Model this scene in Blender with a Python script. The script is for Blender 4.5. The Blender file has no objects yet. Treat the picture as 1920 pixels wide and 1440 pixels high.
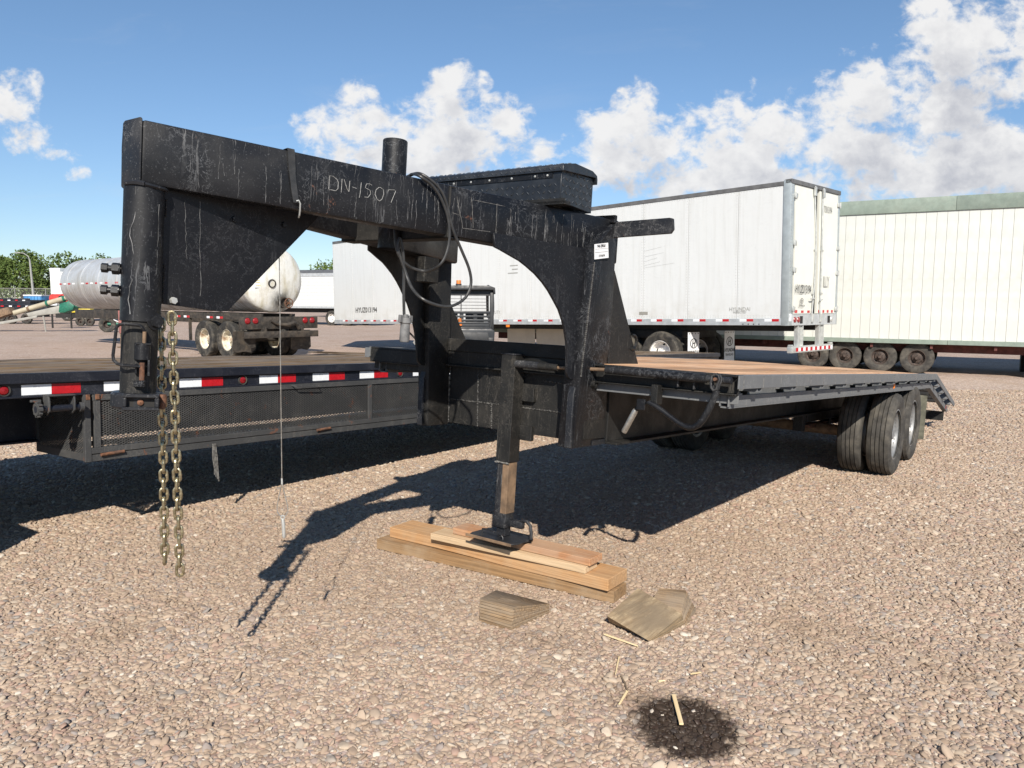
import bpy, bmesh, math, random
import numpy as np
from mathutils import Vector, Matrix, noise as mnoise
random.seed(7)
PI = math.pi
SC = bpy.context.scene
COL = SC.collection
V3 = Vector

# ------------------------------------------------------------------ camera
cd = bpy.data.cameras.new('camera'); cam = bpy.data.objects.new('camera', cd); COL.objects.link(cam)
cd.sensor_width = 36; cd.lens = 27.1875; cd.clip_start = 0.05; cd.clip_end = 4000
pitch, roll = math.radians(5.9), math.radians(0.42)
fw = V3((0, math.cos(pitch), -math.sin(pitch))); rt = V3((1, 0, 0)); up = rt.cross(fw)
rt2 = rt*math.cos(roll)+up*math.sin(roll); up2 = up*math.cos(roll)-rt*math.sin(roll)
m = Matrix((rt2, up2, -fw)).transposed().to_4x4(); m.translation = (0, 0, 1.6)
cam.matrix_world = m
SC.camera = cam

# ------------------------------------------------------------------ sun + sky
SUN = V3((0.05, -1, 0.72)).normalized()            # direction towards the sun
SUN_EL = math.asin(SUN.z); SUN_AZ = math.atan2(SUN.x, SUN.y)
sl = bpy.data.lights.new('sun', 'SUN'); sl.energy = 5.0; sl.angle = math.radians(0.53); sl.color = (1, 0.93, 0.83)
so = bpy.data.objects.new('sun', sl); COL.objects.link(so)
so.rotation_euler = SUN.to_track_quat('Z', 'Y').to_euler(); so.location = (0, -20, 20)
SC.view_settings.view_transform = 'Standard'; SC.view_settings.look = 'None'
SC.view_settings.exposure = 0.50; SC.view_settings.gamma = 1; SC.view_settings.use_curve_mapping = False
SC.render.engine = 'CYCLES'

world = bpy.data.worlds.new('World'); SC.world = world; world.use_nodes = True
wt = world.node_tree; wt.nodes.clear()


class NT:
    """tiny node helper"""
    def __init__(s, tree): s.t = tree
    def n(s, typ, **kw):
        nd = s.t.nodes.new(typ)
        for k, v in kw.items():
            if k == 'inp':
                for a, b in v.items():
                    if hasattr(b, 'is_output'): s.t.links.new(b, nd.inputs[a])
                    else: nd.inputs[a].default_value = b
            else: setattr(nd, k, v)
        return nd
    def math(s, op, a, b=None, c=None, clamp=False):
        nd = s.t.nodes.new('ShaderNodeMath'); nd.operation = op; nd.use_clamp = clamp
        for i, v in enumerate((a, b, c)):
            if v is None: continue
            if hasattr(v, 'is_output'): s.t.links.new(v, nd.inputs[i])
            else: nd.inputs[i].default_value = v
        return nd.outputs[0]
    def vmath(s, op, a, b=None):
        nd = s.t.nodes.new('ShaderNodeVectorMath'); nd.operation = op
        for i, v in enumerate((a, b)):
            if v is None: continue
            if hasattr(v, 'is_output'): s.t.links.new(v, nd.inputs[i])
            else: nd.inputs[i].default_value = v
        return nd.outputs[1] if op in ('LENGTH', 'DOT_PRODUCT', 'DISTANCE') else nd.outputs[0]
    def mapr(s, v, a, b, c=0.0, d=1.0, smooth=True):
        nd = s.t.nodes.new('ShaderNodeMapRange'); nd.interpolation_type = 'SMOOTHSTEP' if smooth else 'LINEAR'
        s.t.links.new(v, nd.inputs['Value'])
        for k, x in (('From Min', a), ('From Max', b), ('To Min', c), ('To Max', d)): nd.inputs[k].default_value = x
        return nd.outputs[0]
    def mix(s, fac, a, b, typ='MIX'):
        nd = s.t.nodes.new('ShaderNodeMix'); nd.data_type = 'RGBA'; nd.blend_type = typ
        for i, v in ((0, fac), (6, a), (7, b)):
            if hasattr(v, 'is_output'): s.t.links.new(v, nd.inputs[i])
            else:
                if i and len(v) == 3: v = (*v, 1)
                nd.inputs[i].default_value = v
        return nd.outputs[2]
    def noise(s, vec, scale, detail=4, rough=.5, dist=0.0, typ='3D'):
        nd = s.t.nodes.new('ShaderNodeTexNoise'); nd.noise_dimensions = typ
        if vec is not None: s.t.links.new(vec, nd.inputs['Vector'])
        nd.inputs['Scale'].default_value = scale; nd.inputs['Detail'].default_value = detail
        nd.inputs['Roughness'].default_value = rough; nd.inputs['Distortion'].default_value = dist
        return nd.outputs[0]
    def mapping(s, vec, scale=(1, 1, 1), loc=(0, 0, 0), rot=(0, 0, 0)):
        nd = s.t.nodes.new('ShaderNodeMapping'); s.t.links.new(vec, nd.inputs[0])
        nd.inputs[1].default_value = loc; nd.inputs[2].default_value = rot; nd.inputs[3].default_value = scale
        return nd.outputs[0]


W = NT(wt)
# cloud density: a group of direction -> value ; blobs are (azimuth x/y, elevation z/y, rx, ry, weight)
def pxdir(px, py): return ((px-960)/1450.0, (568-py)/1450.0)
BL = []
def blob(px, py, rx, ry, w=1.0):
    a, b = pxdir(px, py); BL.append((a, b, rx/1450.0, ry/1450.0, w))
for b in [(662, 195, 46, 34, 1.0), (650, 250, 92, 50, 1.1), (700, 290, 130, 60, 1.1), (842, 195, 50, 66, 1.2), (850, 270, 120, 72, 1.15), (903, 175, 20, 30, .55), (938, 238, 56, 48, 1.1), (800, 320, 200, 40, .9),
          (38, 210, 52, 56, 1.05), (82, 180, 28, 30, .7), (75, 275, 56, 40, .85), (120, 305, 50, 28, .7), (160, 335, 34, 18, .6),
          (1120, 262, 85, 46, .9), (1193, 225, 55, 58, 1), (1290, 225, 100, 62, 1), (1363, 215, 50, 55, 1), (1240, 300, 200, 62, 1), (1400, 280, 170, 80, 1.1), (1530, 210, 75, 60, 1),
          (1620, 190, 90, 80, 1.1), (1755, 100, 112, 90, 1.2), (1740, 190, 190, 105, 1.25), (1875, 75, 55, 62, .9), (1930, 140, 90, 110, 1.2), (1620, 285, 330, 62, 1.2), (1860, 290, 210, 66, 1.2), (1430, 325, 300, 50, 1.1), (1720, 338, 300, 40, 1.15), (1010, 295, 45, 28, .8), (1150, 300, 110, 50, 1.0), (1080, 335, 170, 32, .8), (1350, 345, 240, 34, 1.05),
          (2250, 150, 300, 160, 1.1), (2700, 260, 300, 110, 1), (-350, 260, 160, 70, .9), (-800, 200, 200, 100, .9)]:
    blob(*b)
grp = bpy.data.node_groups.new('cloud_density', 'ShaderNodeTree')
grp.interface.new_socket('Vector', in_out='INPUT', socket_type='NodeSocketVector')
grp.interface.new_socket('Value', in_out='OUTPUT', socket_type='NodeSocketFloat')
G = NT(grp)
gi = G.n('NodeGroupInput'); go = G.n('NodeGroupOutput')
acc = None
for a, b, rx, ry, w_ in BL:
    dv = G.vmath('SUBTRACT', gi.outputs[0], (a, b, 0))
    dv = G.vmath('MULTIPLY', dv, (1/rx, 1/ry, 0))
    ln = G.vmath('LENGTH', dv)
    val = G.mapr(ln, 1.75, -0.25, 0, w_*1.12)
    acc = val if acc is None else G.math('SMOOTH_MAX', acc, val, .18)
nv = G.mapping(gi.outputs[0], (1, 1.25, 1))
n1 = G.noise(nv, 11, 9, .58, .2)
n2 = G.noise(nv, 38, 6, .6, .3)
nn = G.math('ADD', G.math('MULTIPLY', G.math('SUBTRACT', n1, .5), 3.2), G.math('MULTIPLY', G.math('SUBTRACT', n2, .5), 1.7))
tot = G.math('ADD', acc, nn)
tot = G.math('MULTIPLY', tot, G.mapr(acc, 0.02, .3))
grp.links.new(tot, go.inputs[0])

tc = W.n('ShaderNodeTexCoord')
sep = W.n('ShaderNodeSeparateXYZ', inp={0: tc.outputs['Generated']})
# gnomonic-like direction coordinates in front, folded for the rest of the sky
ay = W.math('MAXIMUM', W.math('ABSOLUTE', sep.outputs[1]), .12)
cx = W.math('DIVIDE', sep.outputs[0], ay); cz = W.math('DIVIDE', sep.outputs[2], ay)
back = W.math('LESS_THAN', sep.outputs[1], 0.0)
cx = W.math('ADD', cx, W.math('MULTIPLY', back, 3.7))
cv = W.n('ShaderNodeCombineXYZ', inp={0: cx, 1: cz, 2: 0.0}).outputs[0]
def dens(off):
    g = W.n('ShaderNodeGroup'); g.node_tree = grp
    wt.links.new(W.vmath('ADD', cv, off) if off else cv, g.inputs[0])
    return g.outputs[0]
d0 = dens(None); d1 = dens((-.012, .030, 0)); d2 = dens((-.02, .075, 0))
alpha = W.mapr(d0, .30, .95)
occ = W.math('ADD', W.math('MULTIPLY', W.mapr(d1, .35, 1.5), .4), W.math('MULTIPLY', W.mapr(d2, .3, 1.7), .6))
puff = W.noise(cv, 34, 6, .55, .3)
shade = W.math('SUBTRACT', W.math('ADD', 1.0, W.math('MULTIPLY', W.math('SUBTRACT', puff, .5), .55)), W.math('MULTIPLY', occ, .72), clamp=True)
ccol = W.mix(shade, (.42, .44, .52), (1.0, .99, .98))
sky = W.n('ShaderNodeTexSky', sky_type='NISHITA', sun_disc=False, sun_elevation=SUN_EL, sun_rotation=SUN_AZ, altitude=400, air_density=1.0, dust_density=.0, ozone_density=2.2)
hz = W.mapr(sep.outputs[2], .0, .38, smooth=False)
skyc = W.mix(1.0, sky.outputs[0], W.mix(hz, (.88, .96, 1.11), (1.06, 1.20, 1.27)), 'MULTIPLY')
# thin cirrus veil
wv = W.mapping(cv, (1.2, 5, 1), rot=(0, 0, .25))
wisp = W.math('MULTIPLY', W.mapr(W.noise(wv, 3.2, 7, .62, .8), .52, .85), .13)
wisp = W.math('MULTIPLY', wisp, W.mapr(cz, 0.0, .12))
CLOUD_GAIN = 9.2
cc = W.mix(1.0, ccol, (CLOUD_GAIN,)*3, 'MULTIPLY')
skyw = W.mix(wisp, skyc, (CLOUD_GAIN*.8,)*3)
allc = W.mix(W.math('MULTIPLY', alpha, .96), skyw, cc)
bg = W.n('ShaderNodeBackground', inp={0: allc, 1: 0.070})
wo = W.n('ShaderNodeOutputWorld'); wt.links.new(bg.outputs[0], wo.inputs[0])

# ------------------------------------------------------------------ frames and mesh helpers
def frame(o, yaw, pit=0.0, rol=0.0):
    cy, sy = math.cos(yaw), math.sin(yaw)
    y = V3((sy, cy, 0)); x = V3((cy, -sy, 0)); z = V3((0, 0, 1))
    y2 = y*math.cos(pit)-z*math.sin(pit); z2 = z*math.cos(pit)+y*math.sin(pit)
    x3 = x*math.cos(rol)+z2*math.sin(rol); z3 = z2*math.cos(rol)-x*math.sin(rol)
    mm = Matrix((x3, y2, z3)).transposed().to_4x4(); mm.translation = o
    return mm
WORLDF = Matrix.Identity(4)
OFF = {}

class MB:
    def __init__(s): s.v = []; s.f = []
    def add(s, vs, fs):
        k = len(s.v); s.v += [tuple(p) for p in vs]; s.f += [tuple(i+k for i in f) for f in fs]; return s
    def box(s, x0, x1, y0, y1, z0, z1):
        return s.hexa([(x0, y0, z0), (x1, y0, z0), (x1, y1, z0), (x0, y1, z0), (x0, y0, z1), (x1, y0, z1), (x1, y1, z1), (x0, y1, z1)])
    def hexa(s, p):
        return s.add(p, [(3, 2, 1, 0), (4, 5, 6, 7), (0, 1, 5, 4), (1, 2, 6, 5), (2, 3, 7, 6), (3, 0, 4, 7)])
    def obox(s, c, size, rot):
        h = [d/2 for d in size]; P = []
        for sz in (-1, 1):
            for sx, sy in ((-1, -1), (1, -1), (1, 1), (-1, 1)):
                P.append(V3(c)+rot @ V3((sx*h[0], sy*h[1], sz*h[2])))
        return s.hexa(P)
    def prism(s, pts, axis, a, b, f=None):
        n = len(pts)
        def mk(p, t):
            if axis == 'x': q = (t, p[0], p[1])
            elif axis == 'y': q = (p[0], t, p[1])
            else: q = (p[0], p[1], t)
            return f(q) if f else q
        vs = [mk(p, a) for p in pts]+[mk(p, b) for p in pts]
        return s.add(vs, [tuple(range(n)), tuple(range(2*n-1, n-1, -1))]+[(i, (i+1) % n, n+(i+1) % n, n+i) for i in range(n)])
    def tube(s, path, r, n=8, closed=False, caps=True):
        P = [V3(p) for p in path]; N = len(P); rr = r if isinstance(r, (list, tuple)) else [r]*N
        up_ = None; rings = []
        for i in range(N):
            if closed: t = (P[(i+1) % N]-P[i-1])
            else: t = P[min(i+1, N-1)]-P[max(i-1, 0)]
            t.normalize()
            if up_ is None: up_ = t.orthogonal().normalized()
            up_ = (up_-t*up_.dot(t))
            if up_.length < 1e-6: up_ = t.orthogonal()
            up_.normalize(); bi = t.cross(up_)
            rings.append([P[i]+(up_*math.cos(2*PI*k/n)+bi*math.sin(2*PI*k/n))*rr[i] for k in range(n)])
        vs = [p for r_ in rings for p in r_]; fs = []
        M_ = N if closed else N-1
        for i in range(M_):
            j = (i+1) % N
            for k in range(n):
                fs.append((i*n+k, i*n+(k+1) % n, j*n+(k+1) % n, j*n+k))
        if not closed and caps: fs += [tuple(range(n-1, -1, -1)), tuple((N-1)*n+k for k in range(n))]
        return s.add(vs, fs)
    def cyl(s, p0, p1, r, n=16, r1=None): return s.tube([p0, p1], [r, r if r1 is None else r1], n)
    def lathe(s, prof, o=(0, 0, 0), ax=(1, 0, 0), n=32, caps=False):
        ax = V3(ax).normalized(); u = ax.orthogonal().normalized(); w_ = ax.cross(u); o = V3(o)
        vs = []
        for r, h in prof:
            for k in range(n): vs.append(o+ax*h+(u*math.cos(2*PI*k/n)+w_*math.sin(2*PI*k/n))*r)
        fs = []
        for i in range(len(prof)-1):
            for k in range(n): fs.append((i*n+k, i*n+(k+1) % n, (i+1)*n+(k+1) % n, (i+1)*n+k))
        if caps: fs += [tuple(range(n-1, -1, -1)), tuple((len(prof)-1)*n+k for k in range(n))]
        return s.add(vs, fs)
    def mesh(s, name, mat, smooth=35, bevel=0.0, shift=(0, 0, 0), recalc=True):
        me = bpy.data.meshes.new(name)
        sh = V3(shift)
        me.from_pydata([V3(p)-sh for p in s.v] if sh.length else s.v, [], s.f)
        bm = bmesh.new(); bm.from_mesh(me)
        if recalc: bmesh.ops.recalc_face_normals(bm, faces=bm.faces)
        if bevel:
            es = [e for e in bm.edges if len(e.link_faces) == 2 and e.calc_face_angle(0) > math.radians(40)]
            bmesh.ops.bevel(bm, geom=es, offset=bevel, segments=2 if bevel > .004 else 1, profile=.5, affect='EDGES', clamp_overlap=True)
        if smooth:
            lim = math.radians(smooth)
            for f in bm.faces: f.smooth = True
            for e in bm.edges: e.smooth = not (len(e.link_faces) == 2 and e.calc_face_angle(0) > lim)
        bm.to_mesh(me); bm.free()
        if mat: me.materials.append(mat)
        return me
    def build(s, name, mat, parent=None, bevel=0.0, smooth=35, base=None, fr=None, **props):
        """parent: child mesh in the parent's frame; otherwise a top-level mesh in frame fr with its origin at base"""
        if parent is not None:
            return put(name, s.mesh(name, mat, smooth, bevel), parent, **props)
        base = V3(base or (0, 0, 0))
        me = s.mesh(name, mat, smooth, bevel, shift=base)
        o = bpy.data.objects.new(name, me); COL.objects.link(o)
        o.matrix_world = (fr or WORLDF) @ Matrix.Translation(base)
        for k, v in props.items(): o[k] = v
        return o

def put(name, me, parent, loc=None, rot=None, **props):
    """link mesh me as a child of parent; loc is in the thing's frame"""
    o = bpy.data.objects.new(name, me); COL.objects.link(o); o.parent = parent
    off = OFF.get(parent.name)
    b = off if off is not None else V3((0, 0, 0))
    if off is not None:
        o.location = (V3(loc) if loc is not None else V3((0, 0, 0)))-b
    else:
        o.location = loc if loc is not None else (0, 0, 0)
    if rot is not None: o.rotation_euler = rot
    for k, v in props.items(): o[k] = v
    return o

def thing(name, label, cat, fr, base=(0, 0, 0), group=None):
    o = bpy.data.objects.new(name, None); COL.objects.link(o); o.empty_display_size = .2
    o.matrix_world = fr @ Matrix.Translation(base)
    o['label'] = label; o['category'] = cat
    if group: o['group'] = group
    OFF[o.name] = V3(base)
    return o

def copy_thing(o, loc=None, label=None, rotz=None, scale=None):
    def rec(a, par):
        c = a.copy(); COL.objects.link(c); c.parent = par
        for ch in list(a.children): rec(ch, c)
        return c
    c = rec(o, None)
    if o.name in OFF: OFF[c.name] = OFF[o.name]
    if loc is not None: c.location = loc
    if rotz is not None: c.rotation_euler[2] = rotz
    if scale is not None: c.scale = (scale,)*3
    if label: c['label'] = label
    return c

def text_mesh(s, size, ext=.0006, align='CENTER', spacing=1.0, bold=0.0):
    cu = bpy.data.curves.new('txt', 'FONT'); cu.body = s; cu.size = size; cu.extrude = ext; cu.align_x = align; cu.align_y = 'CENTER'
    cu.space_character = spacing; cu.offset = bold; cu.resolution_u = 3
    o = bpy.data.objects.new('txt', cu); COL.objects.link(o)
    dg = bpy.context.evaluated_depsgraph_get(); dg.update()
    me = bpy.data.meshes.new_from_object(o.evaluated_get(dg))
    bpy.data.objects.remove(o); bpy.data.curves.remove(cu)
    return me
def xf(me, M4):
    me.transform(M4); return me
def basis(xa, ya, o=(0, 0, 0), sx=1, sy=1):
    xa = V3(xa).normalized(); ya = V3(ya).normalized(); za = xa.cross(ya)
    mm = Matrix((xa*sx, ya*sy, za)).transposed().to_4x4(); mm.translation = o
    return mm

# ------------------------------------------------------------------ materials
def newmat(name):
    mt = bpy.data.materials.new(name); mt.use_nodes = True; mt.node_tree.nodes.clear()
    A = NT(mt.node_tree); out = A.n('ShaderNodeOutputMaterial'); bs = A.n('ShaderNodeBsdfPrincipled')
    mt.node_tree.links.new(bs.outputs[0], out.inputs[0])
    return mt, A, bs
def link(A, o, i): A.t.links.new(o, i)

def simple(name, col, rough=.5, metal=0.0, var=.25, scale=8, bump=.0, spec=.5, dirt=None, dirtamt=0.0, objvar=0.0):
    mt, A, bs = newmat(name)
    tc = A.n('ShaderNodeTexCoord').outputs['Object']
    n = A.noise(tc, scale, 6, .6)
    c = A.mix(A.mapr(n, .3, .7), tuple(x*(1-var) for x in col), tuple(min(1, x*(1+var)) for x in col))
    if dirt:
        n2 = A.noise(tc, scale*.45, 8, .65, .5)
        c = A.mix(A.math('MULTIPLY', A.mapr(n2, .42, .72), dirtamt), c, dirt)
    if objvar:
        oi = A.n('ShaderNodeObjectInfo').outputs['Random']
        k = A.math('ADD', 1-objvar, A.math('MULTIPLY', oi, 2*objvar))
        kc = A.n('ShaderNodeCombineXYZ', inp={0: k, 1: k, 2: k}).outputs[0]
        c = A.mix(1.0, c, kc, 'MULTIPLY')
    link(A, c, bs.inputs['Base Color'])
    bs.inputs['Metallic'].default_value = metal
    link(A, A.mapr(A.noise(tc, scale*2.2, 5, .6), .25, .75, max(.05, rough-.12), min(1, rough+.12)), bs.inputs['Roughness'])
    bs.inputs['Specular IOR Level'].default_value = spec
    if bump:
        b = A.n('ShaderNodeBump', inp={'Strength': bump, 'Distance': .004, 'Height': A.noise(tc, scale*9, 5, .6)})
        link(A, b.outputs[0], bs.inputs['Normal'])
    return mt

def paint(name, base, rough=.42, dust=(.10, .105, .11), streak=.6, dustamt=.25, rust=.3, rustcol=(.10, .042, .024), rthr=.66, scl=1.0):
    """old gloss paint: drip streaks, dust film, rust flakes, scratches"""
    mt, A, bs = newmat(name)
    tc = A.n('ShaderNodeTexCoord').outputs['Object']
    n1 = A.noise(tc, 5*scl, 8, .6, .3)
    c = A.mix(A.math('MULTIPLY', A.mapr(n1, .45, .75), dustamt*.45), base, dust)
    fine = A.noise(tc, 130*scl, 3, .6)
    c = A.mix(A.math('MULTIPLY', A.mapr(fine, .60, .70), .40), c, tuple(q*1.3 for q in dust))
    rg = A.math('ABSOLUTE', A.math('SUBTRACT', A.noise(tc, 17*scl, 6, .68, .6), .5))
    patch = A.mapr(A.noise(tc, 3.7, 4, .6, .3), .48, .60)
    scf = A.math('MULTIPLY', A.math('MULTIPLY', A.mapr(rg, .014, .004), patch), .10+.62*streak)
    c = A.mix(scf, c, tuple(q*1.9 for q in dust))
    # drips: thin wavy vertical lines
    warp = A.noise(tc, 14, 3, .6)
    wv = A.vmath('ADD', tc, A.vmath('MULTIPLY', A.n('ShaderNodeCombineXYZ', inp={0: warp, 1: warp, 2: 0.0}).outputs[0], (.022, .022, 0)))
    sv = A.mapping(wv, (26*scl, 26*scl, 1.1))
    sn = A.noise(sv, 1.0, 3, .45)
    line = A.mapr(A.math('ABSOLUTE', A.math('SUBTRACT', sn, .5)), .016, .003)
    brk = A.mapr(A.noise(A.mapping(tc, (9, 9, 5)), 1.5, 5, .6), .45, .6)
    zone = A.mapr(A.noise(tc, 2.3, 2, .5), .40, .56)
    sf = A.math('MULTIPLY', A.math('MULTIPLY', line, A.math('MULTIPLY', brk, zone)), streak, clamp=True)
    c = A.mix(sf, c, tuple(min(1, d*1.3+.015) for d in dust))
    # rust
    rn = A.noise(tc, 7.5*scl, 12, .72, .4)
    rf = A.math('MULTIPLY', A.mapr(rn, rthr, rthr+.035), rust, clamp=True)
    rc = A.mix(A.noise(tc, 60, 4, .7), rustcol, tuple(min(1, q*1.9) for q in rustcol))
    c = A.mix(rf, c, rc)
    link(A, c, bs.inputs['Base Color'])
    r = A.mapr(n1, .3, .8, rough-.1, rough+.25)
    r = A.math('ADD', r, A.math('MULTIPLY', A.math('ADD', rf, sf), .4), clamp=True)
    link(A, r, bs.inputs['Roughness'])
    bs.inputs['Specular IOR Level'].default_value = .35
    h = A.math('ADD', A.math('MULTIPLY', A.noise(tc, 55, 5, .65), .5), A.math('ADD', A.math('MULTIPLY', rf, .8), A.math('MULTIPLY', sf, .6)))
    b = A.n('ShaderNodeBump', inp={'Strength': .5, 'Distance': .002, 'Height': h})
    link(A, b.outputs[0], bs.inputs['Normal'])
    return mt

def wood(name, c1, c2, axis='y', rough=.75, grain=1.0, grey=None, greyamt=.0, objvar=.18, dark=.5, ring=22):
    mt, A, bs = newmat(name)
    tco = A.n('ShaderNodeTexCoord').outputs['Object']
    oi = A.n('ShaderNodeObjectInfo').outputs['Random']
    off = A.n('ShaderNodeCombineXYZ', inp={0: A.math('MULTIPLY', oi, 37.0), 1: A.math('MULTIPLY', oi, 13.0), 2: A.math('MULTIPLY', oi, 7.0)}).outputs[0]
    tc = A.vmath('ADD', tco, off)
    sc = {'x': (1.2, ring, ring), 'y': (ring, 1.2, ring), 'z': (ring, ring, 1.2)}[axis]
    v = A.mapping(tc, tuple(q*grain for q in sc))
    g1 = A.noise(v, 1.0, 5, .6, .35)
    g2 = A.noise(A.mapping(tc, tuple(q*grain*4 for q in sc)), 1.0, 4, .65, .2)
    c = A.mix(A.mapr(g1, .35, .66), c1, c2)
    c = A.mix(A.math('MULTIPLY', A.mapr(g2, .5, .72), dark), c, tuple(q*.35 for q in c1))
    if grey:
        gn = A.noise(tc, 3.5, 7, .65, .4)
        c = A.mix(A.math('MULTIPLY', A.mapr(gn, .35, .65), greyamt), c, grey)
    k = A.math('ADD', 1-objvar, A.math('MULTIPLY', oi, 2*objvar))
    c = A.mix(1.0, c, A.n('ShaderNodeCombineXYZ', inp={0: k, 1: k, 2: k}).outputs[0], 'MULTIPLY')
    link(A, c, bs.inputs['Base Color']); bs.inputs['Roughness'].default_value = rough; bs.inputs['Specular IOR Level'].default_value = .25
    h = A.math('ADD', A.math('MULTIPLY', g1, .5), g2)
    b = A.n('ShaderNodeBump', inp={'Strength': .5, 'Distance': .003, 'Height': h}); link(A, b.outputs[0], bs.inputs['Normal'])
    return mt

M = {}
M['black'] = paint('black_paint', (.0052, .0056, .0072), rough=.46, dust=(.075, .078, .082), streak=.65, dustamt=.22, rust=.65, rthr=.65)
M['black_smooth'] = paint('black_paint_clean', (.0056, .006, .0078), rough=.48, dust=(.06, .062, .066), streak=.25, rust=.1, rthr=.72, dustamt=.12)
M['black_dusty'] = paint('black_paint_dusty', (.0095, .0095, .0092), rough=.6, dust=(.075, .068, .058), streak=.3, dustamt=.5, rust=.35, rthr=.70)
M['chip'] = paint('chipped_black_paint', (.012, .013, .016), rough=.5, dust=(.13, .128, .125), streak=.5, dustamt=.55, rust=.6, rthr=.63)
M['railgrey'] = paint('sun_faded_black_paint', (.125, .13, .135), rough=.6, dust=(.2, .2, .19), streak=.35, dustamt=.5, rust=.25, rthr=.70)
M['weld'] = simple('dusty_weld', (.14, .135, .125), .7, 0, .6, 60, .3)
M['seam'] = simple('seam_weld_bead', (.06, .058, .055), .6, 0, .8, 50, .3)
M['drip'] = simple('dried_grey_drip', (.12, .12, .12), .6, 0, .8, 25)
M['scratch'] = simple('bare_scratch', (.27, .27, .26), .6, 0, .35, 90)
M['bare'] = simple('bare_steel', (.45, .43, .39), .38, .8, .25, 40, .1)
M['zinc'] = simple('zinc_plated_chain', (.42, .37, .24), .34, .9, .35, 60, .1, dirt=(.17, .12, .07), dirtamt=.6)
M['rust'] = simple('rusty_steel', (.13, .058, .03), .85, 0, .5, 40, .4, dirt=(.05, .04, .035), dirtamt=.6)
M['brownsteel'] = simple('dirty_brown_steel', (.17, .11, .065), .75, 0, .35, 14, .3, dirt=(.06, .045, .035), dirtamt=.5)
M['rubber'] = simple('tyre_rubber', (.030, .029, .027), .8, 0, .3, 12, .15, .3, dirt=(.16, .14, .11), dirtamt=.65)
M['rubber_dusty'] = simple('dusty_tyre_rubber', (.048, .045, .041), .85, 0, .3, 12, .1, .3, dirt=(.15, .135, .11), dirtamt=.6)
M['cablerub'] = simple('black_rubber_cable', (.028, .028, .028), .45, 0, .3, 20, .05)
M['greyplastic'] = simple('grey_plastic', (.13, .13, .13), .6, 0, .3, 30, .1)
M['rim'] = simple('silver_rim', (.24, .245, .25), .5, .3, .2, 10, .05, dirt=(.2, .18, .15), dirtamt=.6)
M['rimwhite'] = simple('white_rim', (.68, .66, .58), .45, 0, .15, 8, .05, dirt=(.16, .08, .04), dirtamt=.75)
M['rimclean'] = simple('clean_white_rim', (.78, .76, .72), .35, 0, .08, 8, .02)
M['rimdark'] = simple('rusty_black_rim', (.05, .035, .028), .7, 0, .5, 14, .1)
M['deckwood'] = wood('brown_deck_plank', (.42, .21, .10), (.66, .40, .22), 'y', grey=(.46, .35, .25), greyamt=.45, ring=48, dark=.75, objvar=.30)
M['oldwood'] = wood('weathered_deck_plank', (.085, .058, .036), (.22, .155, .098), 'y', grey=(.19, .155, .12), greyamt=.6, ring=50, dark=.85)
M['lumber'] = wood('sawn_lumber', (.38, .195, .08), (.55, .315, .145), 'x', ring=80, dark=.55, objvar=.05, grey=(.42, .33, .22), greyamt=.35)
M['lumber_dark'] = wood('dusty_lumber', (.20, .12, .058), (.34, .205, .10), 'x', ring=85, dark=.5, objvar=.05, grey=(.33, .25, .165), greyamt=.6)
M['lumber_orange'] = wood('orange_lumber', (.34, .135, .05), (.52, .27, .125), 'x', ring=75, dark=.7, objvar=.05, grey=(.42, .33, .24), greyamt=.5)
M['lumber_pale'] = wood('pale_lumber', (.46, .32, .19), (.58, .43, .27), 'x', ring=85, dark=.5, objvar=.05)
M['chock'] = wood('weathered_laminated_wood', (.16, .105, .06), (.35, .24, .14), 'x', ring=85, dark=.8, objvar=.12, grey=(.28, .23, .175), greyamt=.6)
M['ply'] = wood('worn_yellowed_plywood', (.28, .195, .11), (.52, .395, .245), 'x', ring=34, dark=.7, objvar=.06, grey=(.20, .155, .105), greyamt=.9)
M['splinter'] = wood('fresh_splinter', (.62, .47, .26), (.72, .58, .36), 'x', ring=40, dark=.2)
M['tapewhite'] = simple('white_reflective_tape', (.74, .76, .78), .35, 0, .05, 30)
M['tapered'] = simple('red_reflective_tape', (.42, .010, .016), .35, 0, .12, 30)
M['amber'] = simple('amber_lens', (.75, .20, .02), .25, 0, .2, 40)
M['redlens'] = simple('red_lens', (.22, .008, .012), .25, 0, .2, 60)
def vanskin():
    mt, A, bs = newmat('white_trailer_skin')
    tc = A.n('ShaderNodeTexCoord').outputs['Object']; oi = A.n('ShaderNodeObjectInfo').outputs['Random']
    off = A.vmath('ADD', tc, A.n('ShaderNodeCombineXYZ', inp={0: 0.0, 1: A.math('MULTIPLY', oi, 31.0), 2: 0.0}).outputs[0])
    st = A.noise(A.mapping(off, (1, 6, .35)), 1.6, 6, .62, .3)
    c = A.mix(A.math('MULTIPLY', A.mapr(st, .45, .75), .32), (.62, .635, .63), (.46, .46, .43))
    sp = A.n('ShaderNodeSeparateXYZ', inp={0: tc})
    c = A.mix(A.math('MULTIPLY', A.mapr(sp.outputs[2], .75, .1), A.mapr(A.noise(off, 3, 7, .65), .35, .7, 0, .35)), c, (.42, .40, .35))
    sc = A.math('ABSOLUTE', A.math('SUBTRACT', A.noise(A.mapping(off, (1, 1.3, 5)), 1.1, 5, .6, .5), .5))
    c = A.mix(A.math('MULTIPLY', A.mapr(sc, .004, .001), .22), c, (.35, .35, .34))
    link(A, c, bs.inputs['Base Color']); bs.inputs['Roughness'].default_value = .38
    b = A.n('ShaderNodeBump', inp={'Strength': .35, 'Distance': .02, 'Height': A.noise(A.mapping(off, (1, 2.2, 1.4)), 1.5, 4, .5)}); link(A, b.outputs[0], bs.inputs['Normal'])
    return mt
M['vanwhite'] = vanskin()
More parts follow.
